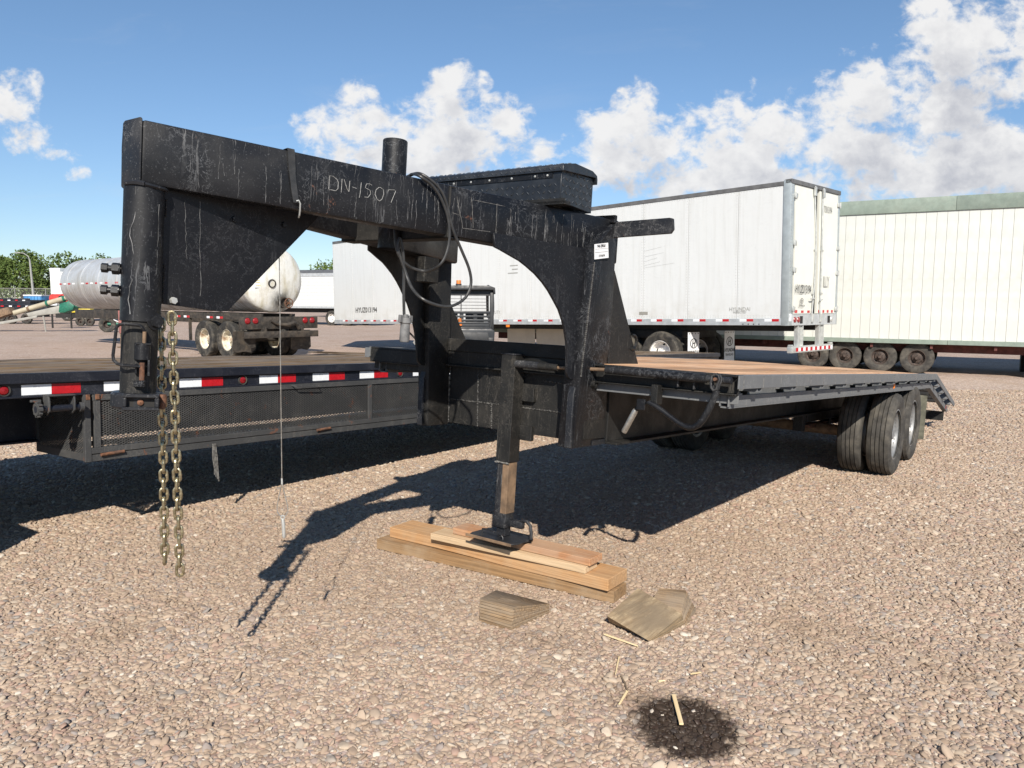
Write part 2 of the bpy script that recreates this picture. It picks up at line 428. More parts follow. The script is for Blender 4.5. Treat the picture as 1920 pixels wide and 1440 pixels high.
M['vandoor'] = simple('cream_white_door', (.63, .635, .58), .42, 0, .03, 3, .03, dirt=(.64, .63, .55), dirtamt=.3)
M['alu'] = simple('grey_aluminium_rail', (.46, .48, .49), .42, .35, .12, 6, .05)
M['alublue'] = simple('blue_grey_post', (.36, .40, .41), .45, .25, .1, 6, .05)
M['darkrail'] = simple('dark_roof_rail', (.13, .13, .13), .6, .2, .2, 6)
M['rivet'] = simple('rivet_head', (.40, .41, .40), .5, .2, .1, 20)
M['ink'] = simple('black_lettering', (.03, .03, .03), .5, 0, .2, 30)
M['inkgrey'] = simple('faded_lettering', (.30, .30, .28), .6, 0, .2, 30)
M['paper'] = simple('white_paper_label', (.78, .79, .80), .6, 0, .04, 30)
M['dark'] = simple('dark_undercarriage_and_gap_shade', (.012, .011, .010), .7, 0, .5, 4, .1)  # undercarriage black; also painted in as shade for gaps and holes
M['galv'] = simple('galvanised_steel', (.50, .51, .49), .45, .5, .15, 10, .08)
M['siding'] = simple('white_painted_siding', (.56, .57, .535), .7, 0, .035, 5, .25, dirt=(.42, .44, .40), dirtamt=.45, objvar=.025)
M['greentrim'] = simple('sage_green_trim', (.19, .235, .20), .75, 0, .12, 6, .2, dirt=(.28, .32, .27), dirtamt=.4)
M['redchassis'] = simple('dark_red_chassis', (.10, .03, .025), .8, 0, .3, 6, .1)
M['cream'] = simple('cream_side_skirt', (.50, .46, .37), .6, 0, .08, 2, .05)
M['flapwhite'] = simple('white_mud_flap', (.72, .73, .74), .5, 0, .05, 10)
M['mudflap'] = simple('dusty_mud_flap', (.10, .10, .075), .8, 0, .3, 14, .15, dirt=(.22, .21, .16), dirtamt=.8)
M['pink'] = simple('faded_red_paint', (.33, .13, .115), .75, 0, .2, 14, .1, dirt=(.16, .10, .08), dirtamt=.6)
M['grimeblack'] = simple('tar_covered_steel', (.028, .024, .020), .75, 0, .6, 10, .35, dirt=(.09, .07, .05), dirtamt=.7)
M['green'] = simple('green_machine_paint', (.012, .12, .075), .5, 0, .25, 10)
M['red'] = simple('red_machine_paint', (.50, .045, .035), .5, 0, .25, 8)
M['blue'] = simple('blue_tank_paint', (.05, .20, .42), .5, 0, .2, 2)
M['yellow'] = simple('yellow_machine_paint', (.62, .48, .05), .5, 0, .15, 2)
M['cream_tube'] = simple('cream_machine_paint', (.38, .34, .25), .6, 0, .12, 3, dirt=(.28, .22, .15), dirtamt=.4)
M['greysheet'] = simple('grey_sheet_metal', (.30, .29, .26), .6, .1, .15, 2)
M['fence'] = simple('galvanised_fence', (.33, .33, .31), .5, .4, .1, 3)
M['utvblack'] = simple('black_plastic_bodywork', (.014, .0145, .016), .5, 0, .25, 6, .03, dirt=(.05, .05, .05), dirtamt=.5)
M['utvgrey'] = simple('charcoal_bodywork', (.022, .0235, .026), .45, 0, .2, 6, .03)
M['orange'] = simple('orange_plastic', (.55, .16, .03), .45, 0, .2, 10)
M['bark'] = simple('tree_bark', (.09, .065, .045), .9, 0, .3, 8, .3)
M['diamond'] = simple('black_diamond_plate', (.020, .023, .028), .38, .25, .2, 20, .05, dirt=(.07, .075, .08), dirtamt=.35)

M['bars'] = simple('worn_tread_bars', (.065, .072, .082), .35, .3, .3, 60)
# tank shell: brushed aluminium, brown grime low down and in rings; rear head: stained white with tar
def tankmat():
    mt, A, bs = newmat('weathered_tank_shell')
    tc = A.n('ShaderNodeTexCoord').outputs['Object']
    c = A.mix(A.mapr(A.noise(A.mapping(tc, (3, 1.6, .8)), 1.2, 8, .6, .3), .35, .7), (.60, .62, .63), (.46, .45, .42))
    st = A.noise(A.mapping(tc, (.4, 9, .7)), 1.5, 5, .6)
    sp = A.n('ShaderNodeSeparateXYZ', inp={0: tc})
    low = A.mapr(sp.outputs[2], 2.5, 1.6)
    c = A.mix(A.math('MULTIPLY', A.mapr(st, .45, .62), A.math('ADD', .12, A.math('MULTIPLY', low, .5))), c, (.24, .21, .17))
    link(A, c, bs.inputs['Base Color']); bs.inputs['Metallic'].default_value = .35
    link(A, A.mapr(st, .3, .7, .32, .55), bs.inputs['Roughness'])
    b = A.n('ShaderNodeBump', inp={'Strength': .5, 'Distance': .05, 'Height': A.noise(A.mapping(tc, (.8, 1.6, .8)), 1.3, 3, .5)}); link(A, b.outputs[0], bs.inputs['Normal'])
    return mt
M['tank'] = tankmat()
def headmat():
    mt, A, bs = newmat('tar_stained_tank_head')
    tc = A.n('ShaderNodeTexCoord').outputs['Object']
    n = A.noise(A.mapping(tc, (3, 3, 1)), 1.6, 8, .65, .4)
    c = A.mix(A.mapr(n, .4, .7), (.66, .66, .62), (.48, .45, .35))
    sp = A.noise(A.mapping(tc, (7, 7, 2.6)), 1.0, 10, .72, .3)
    px_ = A.n('ShaderNodeSeparateXYZ', inp={0: tc})
    side = A.mapr(px_.outputs[0], 1.0, 1.75, 0, .12)
    dv = A.math('SUBTRACT', 1.0, A.mapr(A.vmath('DISTANCE', tc, (.95, -1.9, 1.62)), .15, .62))
    thr = A.math('SUBTRACT', .73, A.math('ADD', side, A.math('MULTIPLY', A.math('SUBTRACT', 1.0, dv), 0.0)))
    spot = A.mapr(A.math('SUBTRACT', sp, thr), 0.0, .03)
    near = A.math('MULTIPLY', A.mapr(A.vmath('DISTANCE', tc, (.95, -1.9, 1.60)), .50, .12), A.mapr(sp, .30, .55))
    c = A.mix(A.math('MAXIMUM', spot, near), c, (.018, .015, .012))
    link(A, c, bs.inputs['Base Color']); bs.inputs['Roughness'].default_value = .5; bs.inputs['Metallic'].default_value = .1
    b = A.n('ShaderNodeBump', inp={'Strength': .6, 'Distance': .06, 'Height': A.noise(tc, 2.2, 4, .5)}); link(A, b.outputs[0], bs.inputs['Normal'])
    return mt
M['tankhead'] = headmat()
def leafmat():
    mt, A, bs = newmat('olive_foliage')
    tc = A.n('ShaderNodeTexCoord').outputs['Object']; ge = A.n('ShaderNodeNewGeometry').outputs['Random Per Island']
    c = A.mix(ge, (.050, .085, .018), (.13, .175, .045))
    c = A.mix(A.math('MULTIPLY', A.mapr(A.noise(tc, .7, 3, .5), .4, .65), .55), c, (.045, .075, .02))
    link(A, c, bs.inputs['Base Color']); bs.inputs['Roughness'].default_value = .7; bs.inputs['Specular IOR Level'].default_value = .2
    return mt
M['leaf'] = leafmat()

def dirt_masks(A, pos):
    """shared ground variation in metres: returns (dusty-soil factor, wet stain factor)"""
    n = A.noise(pos, .9, 8, .68, .5); n2 = A.noise(pos, .22, 4, .5)
    soil = A.math('MULTIPLY', A.mapr(n, .50, .68), .85)
    n3 = A.noise(A.mapping(pos, (.5, 1.6, 1), rot=(0, 0, .5)), 1.1, 7, .65, .6)
    soil = A.math('MAXIMUM', soil, A.math('MULTIPLY', A.mapr(n3, .52, .72), .7))
    soil = A.math('MAXIMUM', soil, A.math('MULTIPLY', A.mapr(n2, .45, .7), .4))
    ez = A.vmath('LENGTH', A.vmath('MULTIPLY', A.vmath('SUBTRACT', pos, (-.5, 5.0, 0)), (1/3.0, 1/1.7, 0)))
    soil = A.math('MAXIMUM', soil, A.math('MULTIPLY', A.mapr(A.math('ADD', ez, A.math('SUBTRACT', n, .5)), 1.15, .35), .62))
    fr = A.math('MULTIPLY', A.mapr(A.noise(A.mapping(pos, (1, 1.8, 1)), 2.7, 9, .7, .5), .575, .70), .8)
    fr = A.math('MULTIPLY', fr, A.mapr(A.noise(pos, .55, 3, .5), .38, .58))
    e = A.vmath('MULTIPLY', A.vmath('SUBTRACT', pos, (.672, 2.80, 0)), (1/.215, 1/.245, 0))
    e2 = A.vmath('MULTIPLY', A.vmath('SUBTRACT', pos, (.48, 2.98, 0)), (1/.17, 1/.13, 0))
    wob = A.math('MULTIPLY', A.math('SUBTRACT', A.noise(pos, 17, 8, .7), .5), 1.1)
    s1 = A.mapr(A.math('ADD', A.vmath('LENGTH', e), wob), 1.10, .74)
    s2 = A.math('MULTIPLY', A.mapr(A.math('ADD', A.vmath('LENGTH', e2), wob), 1.2, .2), .55)
    e3 = A.vmath('MULTIPLY', A.vmath('SUBTRACT', pos, (.12, 3.55, 0)), (1/.45, 1/.14, 0))
    s3 = A.math('MULTIPLY', A.mapr(A.math('ADD', A.vmath('LENGTH', e3), wob), 1.3, .3), .4)
    return soil, s1, A.math('MAXIMUM', A.math('MAXIMUM', s2, s3), fr)

def gravel_ground():
    mt, A, bs = newmat('pinkish_gravel')
    ge = A.n('ShaderNodeNewGeometry'); pos = ge.outputs['Position']
    vo = A.n('ShaderNodeTexVoronoi', inp={'Vector': pos, 'Scale': 34.0, 'Randomness': 1.0})
    hue = A.n('ShaderNodeSeparateXYZ', inp={0: vo.outputs['Color']}).outputs[0]
    cr = A.n('ShaderNodeValToRGB', inp={0: hue}); r = cr.color_ramp
    cols = [(.0, (.25, .185, .15)), (.2, (.40, .305, .25)), (.42, (.48, .37, .30)), (.6, (.44, .325, .275)), (.75, (.33, .295, .28)), (.88, (.55, .445, .365)), (1., (.66, .59, .51))]
    while len(r.elements) < len(cols): r.elements.new(.5)
    for e, (p, c) in zip(r.elements, cols): e.position = p; e.color = (*c, 1)
    gap = A.mapr(vo.outputs['Distance'], .35, .75)
    c = A.mix(A.math('MULTIPLY', gap, .5), cr.outputs[0], (.22, .16, .115))
    big = A.noise(pos, .12, 6, .6, .4)
    c = A.mix(A.math('MULTIPLY', A.mapr(big, .4, .7), .4), c, (.40, .29, .235))
    soil, wet, damp = dirt_masks(A, pos)
    c = A.mix(soil, c, (.30, .218, .16)); c = A.mix(A.math('MULTIPLY', damp, .7), c, (.12, .075, .05)); c = A.mix(A.math('MULTIPLY', wet, .94), c, (.026, .016, .011))
    link(A, c, bs.inputs['Base Color']); link(A, A.mapr(wet, 0, 1, .9, .6), bs.inputs['Roughness']); bs.inputs['Specular IOR Level'].default_value = .2
    h = A.math('SUBTRACT', 1.0, vo.outputs['Distance'])
    h = A.math('ADD', h, A.math('MULTIPLY', A.noise(pos, 9, 6, .6), 2.0))
    b = A.n('ShaderNodeBump', inp={'Strength': .45, 'Distance': .015, 'Height': h}); link(A, b.outputs[0], bs.inputs['Normal'])
    return mt
M['ground'] = gravel_ground()
def pebble_mat():
    mt, A, bs = newmat('loose_pebble')
    ge = A.n('ShaderNodeNewGeometry'); pos = ge.outputs['Position']
    rnd = A.n('ShaderNodeObjectInfo').outputs['Random']
    cr = A.n('ShaderNodeValToRGB', inp={0: rnd}); r = cr.color_ramp
    cols = [(.0, (.25, .185, .135)), (.15, (.36, .27, .195)), (.38, (.42, .325, .24)), (.56, (.37, .28, .21)), (.67, (.35, .23, .175)), (.77, (.25, .235, .22)), (.86, (.43, .345, .255)), (.97, (.50, .42, .33)), (1., (.58, .53, .45))]
    while len(r.elements) < len(cols): r.elements.new(.5)
    for e, (p, c) in zip(r.elements, cols): e.position = p; e.color = (*c, 1)
    c = A.mix(A.math('MULTIPLY', A.noise(pos, 160, 3, .6), .25), cr.outputs[0], (.29, .22, .17))
    soil, wet, damp = dirt_masks(A, pos)
    keep = A.math('GREATER_THAN', rnd, .985)
    wet = A.math('MULTIPLY', wet, A.math('SUBTRACT', 1.0, keep))
    c = A.mix(A.math('MULTIPLY', soil, .7), c, (.27, .197, .135)); c = A.mix(A.math('MULTIPLY', damp, .7), c, (.17, .11, .07))
    dk = A.mix(.90, c, (.016, .009, .006)); c = A.mix(wet, c, dk)
    link(A, c, bs.inputs['Base Color']); link(A, A.mapr(wet, 0, 1, .85, .45), bs.inputs['Roughness']); bs.inputs['Specular IOR Level'].default_value = .3
    return mt
M['pebble'] = pebble_mat()

# ------------------------------------------------------------------ ground
g = MB().add([(-900, -300, 0), (900, -300, 0), (900, 1500, 0), (-900, 1500, 0)], [(0, 1, 2, 3)])
o = g.build('ground', M['ground'], smooth=0); o['kind'] = 'structure'

def pebbles():
    rng = np.random.default_rng(3)
    P = []; S = []
    def band(y0, y1, cell, half, r):
        ys = np.arange(y0, y1, cell)
        for y in ys:
            hw = half(y); xs = np.arange(-hw, hw, cell)
            n = len(xs)
            P.append(np.stack([xs+rng.uniform(-.5, .5, n)*cell, y+rng.uniform(-.5, .5, n)*cell, np.zeros(n)], 1))
            S.append(rng.lognormal(0, .40, n)*r)
    band(2.2, 5.2, .0158, lambda y: .70*y+.35, .0089)
    band(5.2, 9.0, .021, lambda y: .70*y+.2, .0112)
    band(9.0, 15.0, .040, lambda y: .70*y+.2, .017)
    P = np.concatenate(P); S = np.concatenate(S); n = len(P)
    S = np.clip(S, .0038, .023)
    P[:, 2] = rng.uniform(-.003, .003, n)
    me = bpy.data.meshes.new('loose_gravel'); me.vertices.add(n); me.vertices.foreach_set('co', P.astype(np.float32).ravel())
    sc = np.stack([S*rng.uniform(.85, 1.45, n), S*rng.uniform(.7, 1.05, n), S*rng.uniform(.35, .62, n)], 1)
    ro = np.stack([rng.normal(0, .3, n), rng.normal(0, .3, n), rng.uniform(0, 6.283, n)], 1)
    for nm, arr in (('scl', sc), ('rot', ro)):
        a = me.attributes.new(nm, 'FLOAT_VECTOR', 'POINT'); a.data.foreach_set('vector', arr.astype(np.float32).ravel())
    a = me.attributes.new('idx', 'INT', 'POINT'); a.data.foreach_set('value', rng.integers(0, 7, n).astype(np.int32))
    ob = bpy.data.objects.new('loose_gravel', me); COL.objects.link(ob); ob['kind'] = 'stuff'
    ob['label'] = 'rounded pinkish tan gravel covering the yard'; ob['category'] = 'gravel'
    ng = bpy.data.node_groups.new('pebble_scatter', 'GeometryNodeTree')
    ng.interface.new_socket('Geometry', in_out='INPUT', socket_type='NodeSocketGeometry')
    ng.interface.new_socket('Geometry', in_out='OUTPUT', socket_type='NodeSocketGeometry')
    L = ng.links; N = ng.nodes.new
    i_ = N('NodeGroupInput'); o_ = N('NodeGroupOutput')
    g2i = N('GeometryNodeGeometryToInstance')
    for k in range(7):
        ic = N('GeometryNodeMeshIcoSphere'); ic.inputs['Radius'].default_value = 1; ic.inputs['Subdivisions'].default_value = 2
        nz = N('ShaderNodeTexNoise'); nz.noise_dimensions = '4D'; nz.inputs['Scale'].default_value = .9; nz.inputs['W'].default_value = k*7.3; nz.inputs['Detail'].default_value = 1
        sub = N('ShaderNodeVectorMath'); sub.operation = 'SUBTRACT'; L.new(nz.outputs['Color'], sub.inputs[0]); sub.inputs[1].default_value = (.5, .5, .5)
        mul = N('ShaderNodeVectorMath'); mul.operation = 'SCALE'; L.new(sub.outputs[0], mul.inputs[0]); mul.inputs['Scale'].default_value = 1.5
        sp = N('GeometryNodeSetPosition'); L.new(ic.outputs[0], sp.inputs[0]); L.new(mul.outputs[0], sp.inputs['Offset'])
        ss = N('GeometryNodeSetShadeSmooth'); L.new(sp.outputs[0], ss.inputs[0])
        sm = N('GeometryNodeSetMaterial'); L.new(ss.outputs[0], sm.inputs[0]); sm.inputs['Material'].default_value = M['pebble']
        L.new(sm.outputs[0], g2i.inputs[0])
    def att(nm, ty):
        a = N('GeometryNodeInputNamedAttribute'); a.data_type = ty; a.inputs['Name'].default_value = nm; return a.outputs[0]
    m2p = N('GeometryNodeMeshToPoints'); L.new(i_.outputs[0], m2p.inputs[0])
    iop = N('GeometryNodeInstanceOnPoints'); L.new(m2p.outputs[0], iop.inputs['Points']); L.new(g2i.outputs[0], iop.inputs['Instance'])
    iop.inputs['Pick Instance'].default_value = True
    L.new(att('idx', 'INT'), iop.inputs['Instance Index']); L.new(att('scl', 'FLOAT_VECTOR'), iop.inputs['Scale'])
    e2r = N('FunctionNodeEulerToRotation'); L.new(att('rot', 'FLOAT_VECTOR'), e2r.inputs[0]); L.new(e2r.outputs[0], iop.inputs['Rotation'])
    L.new(iop.outputs[0], o_.inputs[0])
    md = ob.modifiers.new('scatter', 'NODES'); md.node_group = ng
    me.materials.append(M['pebble'])
pebbles()

# ------------------------------------------------------------------ shared pieces
def tyre_mesh(R, Wd, rimR, key, mat, grooves=4, n=56):
    h = Wd/2; pr = []
    def a(r, x): pr.append((r, x))
    a(rimR-.008, -h*.72); a(rimR+.012, -h*.86); a(rimR+(R-rimR)*.45, -h*1.0); a(R-.030, -h*.97); a(R-.010, -h*.86)
    gw = .007; gd = .011; tw = h*.86*2
    for k in range(grooves):
        x = -h*.86+tw*(k+.95)/(grooves+.9)
        rr = R+.004*(1-(x/h)**2)
        a(rr, x-gw/2-.0012); a(rr-gd, x-gw/2); a(rr-gd, x+gw/2); a(rr, x+gw/2+.0012)
    a(R-.010, h*.86); a(R-.030, h*.97); a(rimR+(R-rimR)*.45, h*1.0); a(rimR+.012, h*.86); a(rimR-.008, h*.72)
    return MB().lathe(pr, ax=(1, 0, 0), n=n).mesh(key, mat, smooth=30, recalc=False)
def rim_mesh(rimR, Wd, key, mat, dish=.05, holes=5, lugs=8, hub=True):
    b = MB(); h = Wd*.36; q = rimR
    b.lathe([(q-.004, h+.012), (q+.012, h+.010), (q+.012, h-.004), (q-.012, h-.012), (q*.90, h-.03), (q*.88, h-dish-.02), (q*.72, h-dish-.04), (q*.60, h-dish-.012), (q*.42, h-dish+.0), (.001, h-dish+.0)], n=40)
    b.lathe([(q*.9, h-.03), (q*.9, -h), (q+.01, -h-.01)], n=32)
    if hub: b.lathe([(q*.24, h-dish-.005), (q*.24, h-dish+.07), (q*.19, h-dish+.085), (.001, h-dish+.085)], n=16)
    for k in range(lugs):
        an = 2*PI*k/lugs; c = V3((h-dish, math.cos(an)*q*.36, math.sin(an)*q*.36)); b.cyl(c, c+V3((.022, 0, 0)), q*.035, 6)
    return b.mesh(key, mat, smooth=30, recalc=False)
def hole_mesh(rimR, Wd, dish, holes, key):
    b = MB(); h = Wd*.36; q = rimR
    for k in range(holes):
        an = 2*PI*(k+.4)/holes; c = V3((h-dish-.025, math.cos(an)*q*.66, math.sin(an)*q*.66))
        b.cyl(c-V3((.01, 0, 0)), c+V3((.006, 0, 0)), q*.105, 12)
    return b.mesh(key, M['dark'], smooth=30)
WC = {}
def wheel(parent, loc, R, Wd, rimR, rimmat, side=1, tyremat=None, dish=.05, holes=5):
    tyremat = tyremat or M['rubber']
    k = (R, Wd, rimR, rimmat.name, tyremat.name, dish)
    if k not in WC:
        WC[k] = (rim_mesh(rimR, Wd, 'wheel', rimmat, dish), tyre_mesh(R, Wd, rimR, 'tyre', tyremat), hole_mesh(rimR, Wd, dish, holes, 'hand_holes'))
    w_ = put('wheel', WC[k][0], parent, loc=loc, rot=(random.uniform(0, 6), 0, 0) if side > 0 else (random.uniform(0, 6), 0, PI))
    put('tyre', WC[k][1], w_); put('hand_holes', WC[k][2], w_, kind='stuff')
    return w_
def hexnut(c, ax, r, h, b=None):
    b = b or MB(); c = V3(c); ax = V3(ax).normalized(); b.cyl(c, c+ax*h, r, 6); return b
def ibeam(x, y0, y1, z0, z1, fw_=.13, tw=.012, ft=.014, b=None):
    b = b or MB()
    b.box(x-fw_/2, x+fw_/2, y0, y1, z0, z0+ft); b.box(x-fw_/2, x+fw_/2, y0, y1, z1-ft, z1); b.box(x-tw/2, x+tw/2, y0, y1, z0+ft, z1-ft)
    return b
def wavy(pts, amp, sc_, seed=0):
    return pts

# ================================================================== GOOSENECK TRAILER (frame T: x lateral, y rearward, z up, origin deck front centre)
TF = frame((0.07, 4.413, 1.287), .633, .067, -.017)
TI = TF.inverted()
GT = thing('gooseneck_trailer', 'long black gooseneck flatbed trailer with brown plank deck propped on its jack', 'trailer', TF, (0, 2.5, -1.15))
# neck beams (box section, skewed in plan; meet at the nose)
SK = V3((.239, .971, 0)); SN = V3((.971, -.239, 0)); A0 = V3((-.077, -2.221, 0))
def on_beam(s, z, off=0.0): return A0+SK*s+SN*off+V3((0, 0, z))
def mir(p): return V3((-.235-p[0], p[1], p[2]))            # mirror about the centre line x = -.1175
def beam(flip):
    b = MB(); L = 2.27 if flip else 2.40; t = .15
    P = [on_beam(0, .565), on_beam(L, .548), on_beam(L, .548, -t), on_beam(.0, .565, -t*.28), on_beam(0, .782), on_beam(L, .782), on_beam(L, .782, -t), on_beam(.0, .782, -t*.28)]
    if flip: P = [mir(p) for p in P]
    return b.hexa(P)
beam(False).build('neck_beam', M['black'], GT, bevel=.012)
beam(True).build('neck_beam', M['black_smooth'], GT, bevel=.012)
# nose end cap, slightly bowed plate
b = MB(); b.prism([(-.198, .560), (-.203, .70), (-.198, .780), (-.185, .788), (-.085, .789), (-.077, .782), (-.076, .565), (-.09, .556), (-.185, .553)], 'y', -2.2285, -2.2195)
b.build('nose_plate', M['chip'], GT, bevel=.006)
# rectangular weld patch outlines and the scratched lettering on the near beam
b = MB()
STK = [[(0.698, 0.659), (0.694, 0.664), (0.696, 0.716), (0.71, 0.716), (0.728, 0.707), (0.734, 0.697), (0.734, 0.671), (0.724, 0.661), (0.7, 0.662)], [(0.749, 0.659), (0.75, 0.713), (0.759, 0.713), (0.774, 0.678), (0.783, 0.667), (0.785, 0.711)], [(0.796, 0.689), (0.817, 0.686)], [(0.837, 0.714), (0.834, 0.669), (0.831, 0.651)], [(0.886, 0.711), (0.877, 0.715), (0.861, 0.712), (0.856, 0.696), (0.879, 0.689), (0.883, 0.676), (0.871, 0.659), (0.855, 0.658)], [(0.92, 0.708), (0.907, 0.696), (0.903, 0.677), (0.914, 0.658), (0.926, 0.653), (0.937, 0.662), (0.944, 0.684), (0.942, 0.702), (0.929, 0.708), (0.92, 0.708)], [(0.965, 0.699), (0.966, 0.706), (0.993, 0.71), (1.001, 0.707), (0.981, 0.655)]]
for st in STK:
    b.tube([on_beam(s_, z_, .0005) for s_, z_ in st], .00125, 5)
b.build('welded_lettering', M['scratch'], GT, label='hand welded characters DN-1507 along the near beam')
b = MB()
random.seed(4)
for s0, z0, s1, z1 in [(1.32, .735, 1.36, .60), (1.36, .60, 1.52, .605), (1.40, .745, 1.42, .61), (1.30, .66, 1.34, .655), (1.55, .74, 1.555, .60), (1.42, .735, 1.6, .735)]:
    n = 9; b.tube([on_beam(s0+(s1-s0)*k/n+random.uniform(-.002, .002), z0+(z1-z0)*k/n, .0004) for k in range(n+1)], .0011, 4)
b.build('scribed_outline', M['weld'], GT, kind='stuff')
# long paint drips that stand proud as ridges
b = MB()
for k in range(70):
    s_ = random.choice([random.uniform(.12, .52), random.uniform(.6, 1.1), random.uniform(1.05, 1.35), random.uniform(1.6, 2.2), random.uniform(1.6, 2.2)])
    zt = random.uniform(.66, .765); zb = max(.57, zt-random.uniform(.03, .16)); x = s_; pts = []
    nn_ = 12
    for q in range(nn_+1):
        pts.append(on_beam(x, zt+(zb-zt)*q/nn_, -.0001)); x += random.uniform(-.0022, .0022)
    b.tube(pts, [random.uniform(.0004, .0013) for _ in pts], 4)
dm = b.build('paint_drips', M['drip'], GT); dm['kind'] = 'stuff'
# lot tag on the upright / beam end
tg = MB().hexa([(.5035, -.145, .545), (.5035, -.004, .570), (.5065, -.004, .570), (.5065, -.145, .545), (.5065, -.161, .620), (.5065, -.025, .646), (.5095, -.025, .646), (.5095, -.161, .620)]).build('lot_tag', M['paper'], GT, label='small white paper tag with handwritten lines')
def tag_text(t_, size, y_, z_):
    me = text_mesh(t_, size); xa = V3((0, 1, .18)).normalized(); za = V3((1, 0, -.04)).normalized(); ya = za.cross(xa).normalized(); xa = ya.cross(za)
    mm = Matrix((xa, ya, za)).transposed().to_4x4(); mm.translation = (.5098+(z_-.6)*.04, y_, z_); me.transform(mm); me.materials.append(M['ink']); return put('lettering', me, tg)
tag_text('946 E90-8', .020, -.095, .620); tag_text('E 10 6/14', .016, -.08, .572)
for z0 in (.600, .583): MB().tube([(.5085, -.150, z0-.004), (.5085, -.02, z0+.019)], .0009, 4).build('ruled_line', M['inkgrey'], tg)

# coupler column
PC = V3((-.10, -2.195, 0)); CA = V3((.47, .883, 0)).normalized(); CBv = V3((.883, -.47, 0)).normalized()   # a: along the picture right, b: towards the near side
def cp(a_, z_, b_): return PC+CA*a_+CBv*b_+V3((0, 0, z_))
b = MB(); b.lathe([(.001, .558), (.0655, .558), (.0655, .0955), (.0625, .094), (.001, .094)], PC, (0, 0, 1), 48); b.build('coupler_post', M['black'], GT)
b = MB(); b.lathe([(.001, .094), (.059, .094), (.059, -.16), (.001, -.16)], PC, (0, 0, 1), 48); b.build('inner_post', M['black_dusty'], GT)
b = MB()
b.tube([cp(-.03+random.uniform(-.003, .003)+.008*math.sin(q*.7), .55-q*.024, .0585) for q in range(19)], [random.uniform(.0008, .0024) for _ in range(19)], 5)
b.tube([cp(.046+random.uniform(-.002, .002), .50-q*.03, .047) for q in range(9)], .0008, 4)
b.build('paint_run', M['drip'], GT, kind='stuff')
b = MB(); b.tube([cp(.0, .56, .068), cp(.035, .556, .06), cp(.062, .556, .03), cp(.07, .556, .0)], .007, 6); b.tube([cp(-.06, .56, .03), cp(-.03, .562, .062), cp(.0, .56, .068)], .009, 6); b.build('weld_bead', M['chip'], GT, kind='stuff')
# clamp at the foot of the post
b = MB(); b.lathe([(.060, -.152), (.080, -.152), (.086, -.160), (.086, -.200), (.080, -.208), (.050, -.208)], PC, (0, 0, 1), 40)
cl = b.build('ball_clamp', M['chip'], GT)
def crect(b, a0, a1, z0, z1, b0, b1):
    return b.hexa([cp(a0, z0, b0), cp(a1, z0, b0), cp(a1, z0, b1), cp(a0, z0, b1), cp(a0, z1, b0), cp(a1, z1, b0), cp(a1, z1, b1), cp(a0, z1, b1)])
b = MB()
crect(b, -.048, .066, -.164, -.152, .04, .108); crect(b, -.048, .066, -.208, -.196, .04, .108); crect(b, -.048, -.034, -.196, -.164, .04, .108); crect(b, .052, .066, -.196, -.164, .04, .108)
b.build('latch_plate', M['chip'], GT, bevel=.003)
b = MB(); crect(b, -.034, .052, -.196, -.164, .06, .085); b.build('latch_cavity', M['dark'], GT)
b = MB(); b.lathe([(.001, .004), (.010, .001), (.011, -.012), (.001, -.012)], cp(.008, -.181, .09), CBv, 16); b.build('latch_ball', M['rust'], GT)
b = MB(); b.lathe([(.001, -.156), (.012, -.156), (.016, -.17), (.012, -.205), (.001, -.21)], cp(.078, 0, .04), (0, 0, 1), 12); b.build('hinge_pin', M['rust'], GT)
# release handle, sleeve and pin
hp = [cp(.014, .030, .066), cp(.013, .064, .083), cp(.006, .077, .086), cp(-.004, .082, .087), cp(-.050, .084, .080), cp(-.064, .080, .074), cp(-.072, .070, .070), cp(-.080, -.025, .062), cp(-.078, -.040, .064), cp(-.066, -.052, .072), cp(-.050, -.056, .080), cp(.004, -.058, .084)]
MB().tube(hp, .0055, 8).build('release_handle', M['black'], GT)
MB().tube([cp(.014, .062, .082), cp(.014, .012, .078)], .0062, 8).build('handle_rod', M['brownsteel'], GT)
MB().tube([cp(.010, -.045, .082), cp(.010, -.105, .082)], .0085, 10).build('spring_pin', M['rust'], GT)
b = MB(); b.tube([cp(.010, .022, .060), cp(.010, -.035, .060)], .026, 16); b.build('pin_sleeve', M['black'], GT)
for q_ in ((-.012, .036, .016, .023, .03, .085), (.026, .034, -.09, -.035, .03, .082), (-.012, -.005, -.085, -.05, .03, .075)): crect(MB(), *q_).build('pin_bracket', M['black'], GT, bevel=.0015)
b = MB(); b.tube([cp(.010, -.106, .080), cp(.010, -.128, .080)], .012, 12); crect(b, -.015, .02, -.128, -.108, .03, .08); b.build('pin_lug', M['black'], GT, bevel=.0015)
b = MB(); b.lathe([(.001, 0), (.030, 0), (.030, .004), (.001, .004)], cp(.045, .098, .042), (CA*.55+CBv*.85), 20); hexnut(cp(.045, .098, .042), (CA*.55+CBv*.85), .021, .020, b); b.build('clamp_bolt', M['black'], GT)
for z_ in (.271, .196):
    d = (-CA*.98-CBv*.2).normalized(); c0 = cp(-.060, z_, .0)
    b = MB(); b.cyl(c0, c0+d*.066, .0105, 12); hexnut(c0+d*.010, d, .0205, .022, b); b.cyl(c0+d*.006, c0+d*.011, .018, 14); hexnut(c0+d*.046, d, .0165, .02, b)
    b.build('set_screw', M['black'], GT)
